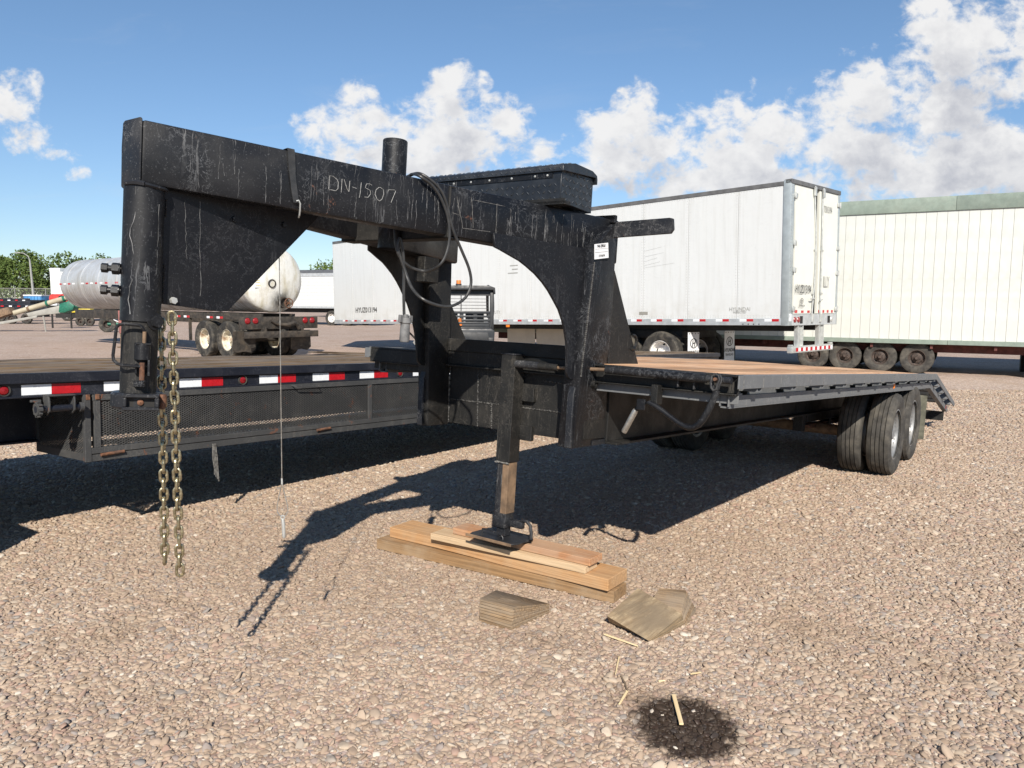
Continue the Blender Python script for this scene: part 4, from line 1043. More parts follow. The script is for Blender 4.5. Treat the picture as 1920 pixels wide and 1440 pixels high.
lumber('timber', 'orange toned board topmost in the stack right under the jack foot', 'timber', (-.36, 4.655), (.43, 4.075), .135, .187, .226, M['lumber_orange'], LG)

def solid(name, label, cat, bottom, top, mat, group=None, layers=0):
    """block from bottom quad and top quad in world metres"""
    c = sum((V3(p) for p in bottom), V3())/len(bottom); c.z = min(p[2] for p in bottom)
    b = MB().hexa([V3(p)-c for p in bottom]+[V3(p)-c for p in top])
    # rotate local x along the first edge so the grain follows
    e = V3(bottom[1])-V3(bottom[0]); a = math.atan2(e.y, e.x); Rm = Matrix.Rotation(-a, 3, 'Z')
    b.v = [tuple(Rm @ V3(p)) for p in b.v]
    o = bpy.data.objects.new(name, None); COL.objects.link(o); o.location = c; o.rotation_euler = (0, 0, a); OFF[o.name] = V3((0, 0, 0))
    o['label'] = label; o['category'] = cat
    if group: o['group'] = group
    # build as stacked layers so the laminations are real
    bt = [V3(p) for p in b.v[:4]]; tp = [V3(p) for p in b.v[4:]]
    n = layers or 1
    for k in range(n):
        t0, t1 = k/n, (k+1)/n-.012*(n > 1)
        j = random.uniform(-.0012, .0012) if n > 1 else 0
        q = [bt[i].lerp(tp[i], t0)+V3((j, j, 0)) for i in range(4)]+[bt[i].lerp(tp[i], t1)+V3((j, j, 0)) for i in range(4)]
        MB().hexa(q).build('wood_layer', mat, o, bevel=.0015)
    return o
WG = 'wheel chock blocks lying on the gravel'
solid('wheel_chock', 'grey brown laminated wood wedge lying alone in front of the timber stack', 'wedge',
      [(-.158, 3.772, 0), (.006, 3.655, 0), (.205, 3.885, 0), (-.06, 3.94, 0)], [(-.154, 3.775, .122), (.016, 3.662, .122), (.205, 3.87, .058), (-.075, 3.90, .118)], M['chock'], WG, 8)
solid('wheel_chock', 'worn yellowish wedge tipped up with its big face towards the camera', 'wedge',
      [(.690, 3.565, .0), (.880, 3.745, .0), (.705, 3.985, .03), (.500, 3.755, .0)], [(.655, 3.51, .022), (.850, 3.69, .082), (.672, 3.955, .115), (.478, 3.70, .066)], M['ply'], WG, 4)
solid('wheel_chock', 'greyish wedge leaning behind the tipped yellowish wedge', 'wedge',
      [(.70, 3.84, 0), (.885, 3.73, 0), (.985, 3.93, 0), (.80, 4.03, 0)], [(.705, 3.86, .045), (.862, 3.77, .052), (.925, 3.955, .104), (.80, 4.02, .09)], M['chock'], WG, 5)
def sliver(label, p0, p1, w_, t=.004, mat='splinter', bend=0.0, z=.014, sq=False):
    p0 = V3((*p0, z)); p1 = V3((*p1, z+random.uniform(-.002, .004))); d = p1-p0; L = d.length; a = math.atan2(d.y, d.x)
    b = MB(); b.prism([(0, -w_/2), (L, -w_/2), (L, w_/2), (0, w_/2)] if sq else [(0, -w_/2), (L*.5, -w_/2+bend), (L, -w_*.3), (L*.97, w_*.35), (L*.5, w_/2+bend), (0, w_*.42)], 'z', -t/2, t/2)
    me = b.mesh('wood_splinter', M[mat], bevel=.0006); o = bpy.data.objects.new('wood_splinter', me); COL.objects.link(o)
    o.location = p0; o.rotation_euler = (0, 0, a); o['label'] = label; o['category'] = 'splinter'; o['group'] = 'wood splinters on the gravel'
sliver('pale flat stick lying across the dark wet stain', (.668, 3.005), (.652, 2.785), .016, .007, z=.02, sq=True)
sliver('pale splinter just left of the tipped wedge', (.456, 3.60), (.60, 3.47), .013)
sliver('thin tan splinter upright between the wedge and the stain', (.495, 3.36), (.455, 3.19), .007)
sliver('dark bent twig below the thin tan splinter', (.478, 3.18), (.487, 3.04), .006, .004, 'chock', .003)
sliver('small yellow chip at the foot of the dark twig', (.487, 3.05), (.437, 2.94), .010)
sliver('short yellow chip above the wet stain', (.63, 3.135), (.66, 3.14), .010)
sliver('short pale chip to the upper right of the wet stain', (.78, 3.20), (.83, 3.215), .009)

# ================================================================== LEFT FLATBED TRAILER (frame F: near side x=0, y rearward)
FF = frame((-2.732, 4.95, 1.151), math.radians(36.7), math.radians(2.0), .026)
FI = FF.inverted()
FT = thing('flatbed_trailer', 'dark blue black flatbed trailer with grey weathered planks and a mesh side basket', 'trailer', FF, (-1.3, 4.0, -1.0))
M['navy'] = paint('blue_black_paint', (.012, .014, .021), rough=.38, dust=(.09, .09, .10), streak=.15, dustamt=.25, rust=.15, rthr=.72)
M['basket'] = paint('dusty_basket_frame', (.045, .046, .047), rough=.65, dust=(.13, .125, .115), streak=.2, dustamt=.6, rust=.8, rthr=.60)
b = MB(); b.box(-.055, 0, -2.4, 10.66, -.066, -.002); b.build('side_rail', M['navy'], FT, bevel=.003)
b = MB(); b.box(-.04, -.028, -2.4, 10.66, -.15, -.066); b.box(-.04, .002, -2.4, 10.66, -.152, -.140); b.build('side_channel', M['navy'], FT, bevel=.0015)
for y0 in (-.374, .117, .645, 1.308, 1.826, 2.345, 3.021, 3.55, 4.1, 4.62, 5.15, 5.7, 6.2, 6.75, 7.3, 7.8):
    tw_ = MB().box(-.028, -.0262, y0, y0+.17, -.137, -.074).build('reflective_tape', M['tapewhite'], FT)
    MB().box(-.028, -.0262, y0+.171, y0+.345, -.137, -.074).build('red_tape', M['tapered'], FT)
    me = text_mesh('DOT-C2', .010, .0003); xf(me, basis((0, 1, 0), (0, 0, 1), (-.0258, y0+.085, -.088))); me.materials.append(M['inkgrey']); put('printing', me, tw_)
for y0 in (-.47, 1.156, 2.843, 4.5, 6.2):
    lp_ = MB().lathe([(.001, .016), (.022, .012), (.030, 0)], (-.028, y0, -.103), (1, 0, 0), 16).build('marker_lamp', M['redlens'], FT)
    MB().lathe([(.028, 0), (.030, .012), (.036, .012), (.037, 0)], (-.028, y0, -.103), (1, 0, 0), 16).build('lamp_grommet', M['rubber'], lp_)
# planks
npk = 13; pw_ = 2.42/npk; random.seed(21)
pm = []
for v_ in range(3):
    b = MB(); ns = 40; vs = []; fs = []
    for q in range(ns+1):
        y_ = -2.4+13.0*q/ns; dz = .006*math.sin(q*.7+v_*2)+random.uniform(-.004, .005)
        vs += [(.004, y_, -.03), (pw_-.006, y_, -.03), (pw_-.006, y_, .008+dz*random.uniform(.4, 1.2)), (.004, y_, .008+dz)]
    for q in range(ns):
        a_ = q*4; c_ = a_+4
        for j in range(4): fs.append((a_+j, a_+(j+1) % 4, c_+(j+1) % 4, c_+j))
    fs += [(0, 3, 2, 1), tuple(ns*4+j for j in range(4))]
    pm.append(b.add(vs, fs).mesh('deck_plank', M['oldwood']))
for k in range(npk): put('deck_plank', pm[k % 3], FT, loc=(-.06-pw_*(k+1), random.uniform(-.05, .03), random.uniform(-.006, .010)))
b = MB(); b.prism([(3.70, .055), (3.9, .05), (4.3, .035), (4.9, .02), (4.9, .0), (4.3, .012), (3.8, .03), (3.68, .04)], 'x', -2.42, -2.26); b.build('broken_plank', M['oldwood'], FT, label='splintered plank end curling up from the deck')
MB().box(-2.56, -2.50, -2.4, 10.66, -.066, .0).build('side_rail', M['navy'], FT, bevel=.003)
MB().box(-2.5, -.055, 10.60, 10.66, -.12, -.0).build('end_rail', M['navy'], FT, bevel=.003)
ibeam(-.80, -2.4, 10.5, -.52, -.12, .15).build('main_beam', M['navy'], FT, bevel=.002)
ibeam(-1.78, -2.4, 10.5, -.56, -.12, .15).build('main_beam', M['navy'], FT, bevel=.002)
for k in range(20):
    b = MB(); b.box(-2.5, -.05, -2.1+.65*k, -2.09+.65*k, -.12, -.035); b.box(-2.5, -.05, -2.1+.65*k, -2.05+.65*k, -.125, -.119); b.build('crossmember', M['navy'], FT)
MB().box(-.5, .05, -3.2, -.86, -.80, -.45).build('unseen_shadow_box', M['navy'], FT, bevel=.01)  # unseen box added to cast the low shadow on the gravel at the left
# basket frame
Y0, Y1, ZT, ZB = 0.0, 4.9, -.155, -.588
def bar(x0, x1, y0, y1, z0, z1, nm='basket_frame', par=None): return MB().box(x0, x1, y0, y1, z0, z1).build(nm, M['basket'], par or FT, bevel=.002)
bar(-.035, .005, Y0+.03, Y1, -.193, -.153); bar(-.03, .01, Y0, Y1, -.538, -.500, 'basket_frame'); bar(-.035, .006, Y0, Y1, -.588, -.543)
for y_ in (.035, 2.42, 4.86): bar(-.03, .008, y_, y_+.04, -.50, -.193, 'basket_stile')
bar(-.02, .012, -.028, .012, -.588, -.150, 'basket_corner')
bar(-.765, -.02, -.008, .012, -.192, -.16, 'end_frame'); 
b = MB(); b.prism([(-.765, -.17), (-.730, -.17), (-.730, -.54), (-.02, -.54), (-.02, -.588), (-.765, -.588)], 'y', -.008, .004); b.build('end_frame', M['basket'], FT, bevel=.0015)
bar(-.765, -.73, 0, Y1, -.588, -.553, 'basket_floor_rail')
for k in range(6): bar(-.75, -.02, .5+.8*k, .53+.8*k, -.583, -.563, 'basket_floor_rail')
def expanded(o_, ua, va, w_, h_, cw, chh, t=.0022, dep=.007):
    """diamond mesh strands as real bars"""
    b = MB(); o_ = V3(o_); ua = V3(ua); va = V3(va); na = ua.cross(va)
    nu = int(w_/cw); nv_ = int(h_/(chh/2))
    for j in range(nv_):
        for i in range(nu):
            x0 = (i+(.5 if j % 2 else 0))*cw; z0 = j*chh/2
            for s_ in (1, -1):
                a_ = o_+ua*x0+va*z0; c_ = o_+ua*(x0+s_*cw/2)+va*(z0+chh/2)
                e = va*t
                b.add([a_-e, a_+e, c_+e, c_-e, a_-e+na*dep, a_+e+na*dep, c_+e+na*dep, c_-e+na*dep], [(0, 1, 2, 3), (7, 6, 5, 4), (1, 5, 6, 2), (0, 3, 7, 4)])
    return b
expanded((-.012, .075, -.500), (0, 1, 0), (0, 0, 1), 4.78, .308, .034, .0155, .0024).build('expanded_mesh', M['basket'], FT, smooth=0, kind='stuff')
expanded((-.725, .0, -.54), (1, 0, 0), (0, 0, 1), .70, .35, .034, .0155, .0024).build('end_mesh', M['basket'], FT, smooth=0, kind='stuff')
for y0, yl in ((.067, .15), (1.831, .14), (3.6, .14)):
    MB().tube([(.018, y0, -.548), (.018, y0+yl, -.540)], .011, 10).build('hinge_barrel', M['rust'], FT)
for y_ in (-.005, .055):
    MB().box(.008, .016, y_-.012, y_+.014, -.185, -.15).build('hinge_leaf', M['rust'], FT, bevel=.002)
MB().tube([(.008, 1.585, -.164), (.05, 1.60, -.170), (.052, 1.83, -.180), (.008, 1.849, -.172)], .005, 7).build('grab_handle', M['basket'], FT)
b = MB()
for q in range(4): b.tube([(.016+.003*q, .870+.006*q, -.56), (.020, .866+.012*q, -.66), (.018, .872+.009*q+.01, -.75), (.02, .878+.012*q, -.79-.018*q)], .0035, 4)
b.build('torn_strap', M['weld'], FT, kind='stuff')
# winch
wn = MB(); 
for y_ in (-.262, -.115): wn.prism([(.0, -.140), (.075, -.140), (.085, -.175), (.085, -.235), (.045, -.262), (.02, -.25), (.0, -.17)], 'y', y_-.005, y_+.005)
wn.box(0, .085, -.267, -.11, -.146, -.138)
wb = wn.build('winch_frame', M['basket'], FT, bevel=.002)
MB().tube([(.05, -.33, -.222), (.05, -.06, -.222)], .021, 16).build('winch_drum', M['navy'], FT)
b = MB(); b.lathe([(.016, -.014), (.040, -.014), (.042, 0), (.040, .014), (.016, .014)], (.05, -.315, -.222), (0, 1, 0), 10)
for k in range(10):
    a = 2*PI*k/10; b.obox((.05+.043*math.cos(a), -.315, -.222+.043*math.sin(a)), (.014, .02, .012), Matrix.Rotation(-a, 3, 'Y'))
b.build('ratchet_gear', M['basket'], FT, kind='stuff')
MB().box(.01, .03, -.345, -.285, -.18, -.165).build('ratchet_pawl', M['basket'], FT, bevel=.003)
b = MB(); b.lathe([(.008, -.01), (.030, -.012), (.030, .012), (.008, .01)], (.05, -.065, -.222), (0, 1, 0), 16); b.build('winch_cap', M['basket'], FT)
def fgr(x, y): p = FF @ V3((x, y, -1)); return (FI @ V3((p.x, p.y, 0))).z
for y_ in (6.3, 7.2, 8.1):
    for x_ in (-.30, -2.2): wheel(FT, (x_, y_, fgr(x_, y_)+.38), .378, .225, .215, M['rimwhite'], 1 if x_ > -1 else -1, dish=.05)
    MB().cyl((-2.2, y_, fgr(-1, y_)+.38), (-.3, y_, fgr(-1, y_)+.38), .05, 12).build('axle', M['navy'], FT)
b = MB(); b.box(-1.9, -.7, -2.2, -2.0, -.47, -.1); b.box(-1.4, -1.2, -4.2, -2.0, -.45, -.25); b.build('tongue', M['navy'], FT, bevel=.01)
MB().box(-1.34, -1.26, -2.5, -2.4, fgr(-1.3, -2.5), -.4).build('front_jack', M['navy'], FT, bevel=.004)
wbk = MB(); wbk.box(-.1, .1, -.06, .06, 0, .075)
o = wbk.build('wood_block', M['lumber_orange'], bevel=.004); p = FF @ V3((-.85, -.62, .018)); o.location = p; o.rotation_euler = (0, math.radians(-1), math.radians(20)); o['label'] = 'small brown wood block on the left trailer deck at the photo edge'; o['category'] = 'block'

# ================================================================== WHITE VAN TRAILER (frame V: near side x=0, rear y=0, y forward)
VF = frame((5.526, 15.6, 1.247), math.radians(-45), math.radians(1.2)); VI = VF.inverted()
VT = thing('van_trailer', 'long white box van trailer numbered HYUZ 013194 with dented rear doors', 'trailer', VF, (1.1, 8, -1.1))
VW, VL, VH = 2.32, 16.7, 2.83
MB().box(.02, VW-.0, .12, VL, .10, VH-.06).build('cargo_box', M['vanwhite'], VT)
b = MB(); b.box(.005, VW, .02, VL, VH-.06, VH-.02); b.build('roof', M['darkrail'], VT)
MB().box(-.012, .012, .13, VL, VH-.085, VH+.0).build('top_rail', M['darkrail'], VT, bevel=.004)
MB().box(-.018, .02, .13, VL, -.035, .105).build('bottom_rail', M['alu'], VT, bevel=.004)
MB().box(VW, VW+.015, .13, VL, -.035, .105).build('bottom_rail', M['alu'], VT, bevel=.004)
pm = MB().box(.0, .018, .006, 1.194, .105, VH-.085).mesh('side_panel', M['vanwhite'], bevel=.001)
rv = MB()
for k in range(42):
    for x_ in (.035, 1.165): rv.add([(0, x_-.007, .15+k*.0615-.007), (0, x_+.007, .15+k*.0615-.007), (0, x_+.007, .15+k*.0615+.007), (0, x_-.007, .15+k*.0615+.007), (-.004, x_, .15+k*.0615)], [(0, 1, 4), (1, 2, 4), (2, 3, 4), (3, 0, 4)])
for k in range(18):
    for z_ in (.13, .165, VH-.11): rv.add([(0, .03+k*.065, z_-.006), (0, .044+k*.065, z_-.006), (0, .044+k*.065, z_+.007), (0, .03+k*.065, z_+.007), (-.004, .037+k*.065, z_)], [(0, 1, 4), (1, 2, 4), (2, 3, 4), (3, 0, 4)])
rvm = rv.mesh('rivets', M['rivet'], smooth=0)
nP = 14
for k in range(nP):
    y_ = -.06+1.2*k
    if k == 0: y_ = .14-.006
    p_ = put('side_panel', pm if k else MB().box(.0, .018, .21, 1.194, .105, VH-.085).mesh('side_panel', M['vanwhite'], bevel=.001), VT, loc=(0, -.08+1.2*k, 0))
    r_ = put('rivets', rvm, p_); r_['kind'] = 'stuff'
def tape_run(par, x, y0, n, step, w_, z0, z1, sgn=-1):
    mw = MB().box(x-.0015, x, 0, w_, z0, z1).mesh('reflective_tape', M['tapewhite']); mr = MB().box(x-.0015, x, w_, 2*w_, z0, z1).mesh('red_tape', M['tapered'])
    for k in range(n): put('reflective_tape', mw, par, loc=(0, y0+k*step, 0)); put('red_tape', mr, par, loc=(0, y0+k*step, 0))
# tape along the bottom rail; white is rearward of red in pairs
mr = MB().box(-.0200, -.0182, 0, .15, .045, .095).mesh('red_tape', M['tapered']); mw = MB().box(-.0200, -.0182, .152, .31, .045, .095).mesh('reflective_tape', M['tapewhite'])
for k in range(29): put('red_tape', mr, VT, loc=(0, .17+.56*k, 0)); put('reflective_tape', mw, VT, loc=(0, .17+.56*k, 0))
# rear frame
MB().box(-.02, .13, -.03, .13, -.04, VH+.02).build('corner_post', M['alublue'], VT, bevel=.006)
MB().box(VW-.08, VW+.02, -.03, .13, -.04, VH-.0).build('corner_post', M['alublue'], VT, bevel=.006)
MB().box(-.02, VW+.02, -.045, .10, VH-.055, VH+.03).build('header', M['darkrail'], VT, bevel=.004)
MB().box(.13, VW-.08, -.05, .12, -.04, .19).build('rear_sill', M['alu'], VT, bevel=.004)
MB().box(.13, VW-.08, .09, .11, .19, VH-.055).build('door_gap_shadow_wall', M['dark'], VT)  # black sheet standing in for the shade between the doors
def door(x0, x1, bow, lab):
    b = MB(); n = 14; vs = []; fs = []
    for q in range(n+1):
        z_ = .20+(VH-.06-.20)*q/n; d = bow*math.sin(PI*q/n); xx0 = x0+.010*math.sin(q*.9)*(bow > .02); xx1 = x1-.05*math.sin(PI*q/n)**2*(bow > .02)
        vs += [(xx0, -.02-d*.3, z_), (xx1, -.02-d, z_), (xx1, .03-d, z_), (xx0, .03-d*.3, z_)]
    for q in range(n):
        a_ = q*4; c_ = a_+4
        for j in range(4): fs.append((a_+j, a_+(j+1) % 4, c_+(j+1) % 4, c_+j))
    fs += [(0, 3, 2, 1), tuple(n*4+j for j in range(4))]
    return b.add(vs, fs).build('rear_door', M['vandoor'], VT, label=lab)
dl = door(.175, 1.12, .05, 'bent left rear door numbered HYUZ 013194'); dr = door(1.31, VW-.09, .015, 'right rear door')
for x_, dd in ((.98, .035), (1.0, .045), (1.41, .015)):
    pts = [(x_+.04*math.sin(PI*q/12)*(1 if x_ < 1.2 else -.35), -.045-dd*math.sin(PI*q/12)-(.02 if q in (0, 12) else 0), .02+(VH-.03)*q/12) for q in range(13)]
    if x_ == .98: continue
    lr = MB().tube(pts, .017, 8).build('lock_rod', M['galv'], VT)
    for zz in (.62, 1.52): 
        q = zz/VH*12; MB().box(x_-.03, x_+.03, -.085, -.045, zz-.02, zz+.02).build('rod_guide', M['galv'], lr)
    MB().box(x_-.035, x_+.035, -.09, -.05, .02, .20).build('rod_keeper', M['galv'], lr, bevel=.004); MB().box(x_-.035, x_+.035, -.09, -.05, 2.62, 2.80).build('rod_keeper', M['galv'], lr, bevel=.004)
b = MB(); b.tube([(1.05, -.09, .52), (.90, -.10, .50), (.82, -.10, .51)], .014, 6); b.build('lock_handle', M['galv'], VT)
b = MB(); b.tube([(1.34, -.07, .46), (1.45, -.08, .50)], .014, 6); b.build('lock_handle', M['galv'], VT)
for x_ in (.11, VW-.13):
    for z_ in (.30, 1.08, 1.62, 2.55):
        h_ = MB().box(x_, x_+.13, -.055, -.03, z_-.045, z_+.045).build('door_hinge', M['galv'], VT, bevel=.006)
        MB().tube([(x_+(.02 if x_ < 1 else .11), -.06, z_-.06), (x_+(.02 if x_ < 1 else .11), -.06, z_+.06)], .013, 8).build('hinge_pin', M['galv'], h_)
for k in range(3): MB().box(.27+.29*k, .39+.29*k, -.024, -.0215, .215, .275).build('red_tape', M['tapered'], VT)
for k in range(4): MB().box(1.38+.22*k, 1.47+.22*k, -.024, -.0215, .215, .275).build('red_tape', M['tapered'], VT)
for x_, c_ in ((.18, 'redlens'), (.34, 'redlens'), (1.95, 'galv')):
    MB().lathe([(.001, .02), (.05, .016), (.06, 0)], (x_+.05, -.05, .075), (0, -1, 0), 16).build('tail_light', M[c_], VT)
for x_ in (.46, 1.80): MB().box(x_, x_+.12, -.056, -.048, .0, .15).build('light_recess', M['dark'], VT)
MB().box(.0, .11, -.034, -.031, .05, .20).build('post_label', M['tapewhite'], VT)
# underride guard
for x_ in (.42, 1.42):
    b = MB(); b.box(x_, x_+.24, .0, .012, -.47, -.04); b.box(x_, x_+.012, -.04, .05, -.47, -.04); b.box(x_+.228, x_+.24, -.04, .05, -.47, -.04); b.build('guard_post', M['galv'], VT, bevel=.003)
gb = MB().box(.14, 2.14, -.045, .06, -.60, -.465).build('guard_bar', M['galv'], VT, bevel=.005)
for k in range(16):
    MB().box(.32+.112*k, .43+.112*k, -.048, -.0462, -.572, -.498).build('guard_tape', M['tapered'] if k % 2 == 0 else M['tapewhite'], gb)
for x_ in (.14, 2.06): MB().box(x_, x_+.08, -.04, .05, -.465, -.43).build('guard_end', M['galv'], gb, bevel=.01)
# lettering
def put_text(s, size, par, mm, mat='ink', sp=1.0, bold=.0, name='lettering'):
    me = text_mesh(s, size, .0008, spacing=sp, bold=bold); xf(me, mm); me.materials.append(M[mat]); return put(name, me, par)
REAR = lambda x, z, sx=1.0: basis((1, 0, 0), (0, 0, 1), (x, -.066, z), sx, 1)
put_text('HYUZ013194', .25, dl, REAR(.56, .69, .5), 'ink', 1.05, .0)
put_text('ILLY', .34, dr, basis((1, 0, 0), (0, 0, 1), (1.72, -.034, .86), .5, 1), 'inkgrey', 1.0, .003)
put_text('TS013194', .20, dr, basis((1, 0, 0), (0, 0, 1), (1.72, -.036, 2.40), .5, 1), 'inkgrey')
SIDE = lambda y, z, sx=1.0, sz=1.0: basis((0, -1, 0), (0, 0, 1), (-.0035, y, z), sx, sz)
put_text('HYUZ013194', .24, VT, SIDE(14.75, .42, .92), 'ink', 1.0, .004)
put_text('HYUNDAI', .11, VT, SIDE(1.05, .30), 'inkgrey'); put_text('INSPECTED', .06, VT, SIDE(1.05, .235), 'inkgrey'); 
MB().box(-.004, -.001, 3.38, 3.62, .2, .27).build('decal', M['greysheet'], VT)
for z_ in (1.55, 1.68, 1.35, 1.30, 1.44): 
    l_ = random.uniform(.3, .8); MB().tube([(-.001, 3.45-l_, z_+.05), (-.001, 3.5, z_-.02)], .0022, 4).build('scuff', M['inkgrey'], VT)
for z_, w_ in ((2.0, .35), (1.55, .3), (1.45, .22), (1.35, .38)): MB().box(-.0016, -.0012, 7.6, 7.6+w_, z_-.015, z_+.015).build('faded_decal', M['inkgrey'], VT)
put_text('UTILITY', .12, VT, SIDE(8.5, .30), 'inkgrey')
def logo(par, mm, s, mat='ink'):
    b = MB(); n = 28
    ring = []
    for rr in (1.0, .82):
        ring.append([mm @ V3((math.cos(2*PI*k/n)*s*rr*1.25, math.sin(2*PI*k/n)*s*rr*.95, .001)) for k in range(n)])
    b.add(ring[0]+ring[1], [(k, (k+1) % n, n+(k+1) % n, n+k) for k in range(n)])
    for pts in ([(-.62, -.55), (-.38, -.65), (-.10, .62), (-.36, .60)], [(.62, .55), (.38, .65), (.10, -.62), (.36, -.60)], [(-.34, -.16), (.36, .0), (.34, .2), (-.34, .04)]):
        b.add([mm @ V3((x*s, y*s, .0015+.0002)) for x, y in pts], [(0, 1, 2, 3)])
    return b.build('logo', M[mat], par, smooth=0, kind='stuff')
logo(dl, REAR(.50, .46), .06)
put_text('HYUNDAI', .06, dl, REAR(.50, .36), 'ink')
for x0, y_, mt_ in ((.06, 2.33, 'flapwhite'), (1.70, 2.36, 'flapwhite')):
    fb = MB(); fb.box(x0, x0+.46, y_, y_+.008, -.98, -.20); fl_ = fb.build('mud_flap', M[mt_], VT)
    for q in range(4): MB().cyl((x0+.05+.12*q, y_-.006, -.23), (x0+.05+.12*q, y_, -.23), .015, 6).build('flap_bolt', M['ink'], fl_)
    mm = basis((1, 0, 0), (0, 0, 1), (x0+.23, y_-.003, -.45)); logo(fl_, mm, .12)
    put_text('HYUNDAI', .12, fl_, basis((1, 0, 0), (0, 0, 1), (x0+.23, y_-.003, -.66), .85, 1), 'ink', 1, .002); put_text('TRANSLEAD', .08, fl_, basis((1, 0, 0), (0, 0, 1), (x0+.23, y_-.003, -.77), .85, 1), 'ink')
def vgr(x, y): p = VF @ V3((x, y, -1)); return (VI @ V3((p.x, p.y, 0))).z
for y_ in (3.1, 4.36):
    for x_ in (.20, .50, 1.82, 2.12): wheel(VT, (x_, y_, vgr(x_, y_)+.50), .50, .27, .285, M['rimclean'], -1 if x_ < 1 else 1, M['rubber'], dish=.14 if x_ in (.20, 2.12) else -.08)
    MB().cyl((.3, y_, vgr(1.1, y_)+.5), (2.0, y_, vgr(1.1, y_)+.5), .07, 12).build('axle', M['dark'], VT)
b = MB(); b.box(.45, .60, .1, 12.6, -.16, -.02); b.build('chassis_rail', M['dark'], VT); b = MB(); b.box(1.72, 1.87, .1, 12.6, -.16, -.02); b.build('chassis_rail', M['dark'], VT)
b = MB(); b.box(.4, 1.92, 2.7, 4.9, -.35, -.16); b.build('bogie_frame', M['dark'], VT, bevel=.02)
for k in range(28): MB().box(.03, VW-.03, .5+.58*k, .55+.58*k, -.03, .06).build('floor_beam', M['dark'], VT)
for x_ in (.35, 1.92):
    lg_ = MB().box(x_-.06, x_+.06, 12.1, 12.22, vgr(x_, 12.1)+.05, -.05).build('landing_leg', M['galv'], VT, bevel=.005)
    MB().box(x_-.13, x_+.13, 12.03, 12.29, vgr(x_, 12.1)+.0, vgr(x_, 12.1)+.05).build('landing_foot', M['galv'], lg_, bevel=.01)
    b = MB(); b.prism([(11.75, -.62), (12.15, -.30), (12.6, -.62), (12.5, -.70), (12.15, -.45), (11.85, -.70)], 'x', x_-.075, x_-.065); b.build('leg_brace', M['galv'], lg_)
    MB().tube([(x_, 12.16, -.75), (x_, 13.3, -.05)], .03, 6).build('diagonal_brace', M['dark'], VT)
for k in range(3):
    b = MB(); y0 = 5.55+1.12*k; b.prism([(y0, -.90), (y0+1.10, -.90), (y0+1.10, -.12), (y0, -.12)], 'x', .86+.03*(k % 2), .875+.03*(k % 2)); b.build('side_skirt_panel', M['cream'], VT, bevel=.004)
MB().box(-.022, -.005, 7.92, 8.05, -.11, -.045).build('marker_lamp', M['amber'], VT, bevel=.006)
for k in range(4): MB().lathe([(.001, .004), (.012, .004), (.014, 0)], (-.018, .9+.12*k-.3, -.01), (-1, 0, 0), 8).build('rail_hole', M['dark'], VT)

# ================================================================== OFFICE TRAILER (frame O: near long side x=0)
OF_ = frame((7.987, 19.5, .751), math.radians(-60)); OI = OF_.inverted()
OT = thing('office_trailer', 'white mobile office trailer with sage green roof band and vertical siding', 'office trailer', OF_, (1.5, 0, -.7))
OY0, OY1 = -10.5, 10.0
MB().box(.02, 3.1, OY0, OY1, .02, 3.38).build('wall_core', M['siding'], OT)
sp_ = .218; sm_ = MB().box(0, .022, .002, sp_-.003, .075, 3.08).mesh('siding_board', M['siding'], bevel=.002)
k = 0; y_ = OY0
while y_ < OY1-.1:
    put('siding_board', sm_, OT, loc=(random.uniform(-.002, .002), y_, 0)); y_ += sp_; k += 1
for a_, c_ in ((OY0-.02, -2.6), (-2.595, 4.8), (4.805, OY1+.02)): 
    MB().box(-.035, .03, a_, c_, 3.08, 3.41).build('roof_band', M['greentrim'], OT, bevel=.006)
    MB().box(-.02, .03, a_, c_, -.03, .078).build('bottom_trim', M['greentrim'], OT, bevel=.004)
MB().box(.03, 3.12, OY0-.02, OY1+.02, 3.38, 3.41).build('roof', M['greysheet'], OT)
for x_ in (.45, 2.5): MB().box(x_, x_+.1, OY0, OY1, -.24, -.03).build('chassis_beam', M['redchassis'], OT)
for k in range(16): MB().box(.05, 3.0, OY0+.4+1.3*k, OY0+.46+1.3*k, -.14, -.03).build('outrigger', M['redchassis'], OT)
for y_ in (.40, -.36, -1.16, -1.97):
    for x_ in (.22, 2.8): wheel(OT, (x_, y_, -.751+.375), .375, .20, .19, M['rimdark'], -1 if x_ < 1 else 1, M['rubber_dusty'], dish=.03)
    MB().cyl((.3, y_, -.38), (2.7, y_, -.38), .04, 10).build('axle', M['redchassis'], OT)
for y_ in (-4.4, -7.2, 3.2, 6.4): 
    for x_ in (.5, 2.5): MB().box(x_-.2, x_+.2, y_-.2, y_+.2, -.75, -.24).build('pier_block', M['dark'], OT, bevel=.01)

# ================================================================== TANK TRAILER (frame K: y forward (left away), near side x=0)
KF = frame((-8.5, 22.4, 0), math.radians(-50)); 
KT = thing('tank_trailer', 'tar stained silver tanker trailer with rusty white wheels and red tail lights', 'tanker', KF, (.8, 5, 0))
cx_, cz_, R_ = .80, 2.24, .925
b = MB(); pr = []
for q in range(7): a = q/6*PI/2; pr.append((R_*math.sin(a) if q else .001, 11.15+.32*math.cos(a)))
prof = [(r, h) for r, h in pr]+[(R_, -1.60)]
b.lathe(prof, (cx_, 0, cz_), (0, 1, 0), 56); b.build('tank_shell', M['tank'], KT)
b = MB(); pr = [(R_+.012, -1.45), (R_+.012, -1.60), (R_-.03, -1.66), (R_*.8, -1.73), (R_*.5, -1.80), (R_*.2, -1.83), (.001, -1.835)]
b.lathe(pr, (cx_, 0, cz_), (0, 1, 0), 56); th = b.build('tank_head', M['tankhead'], KT)
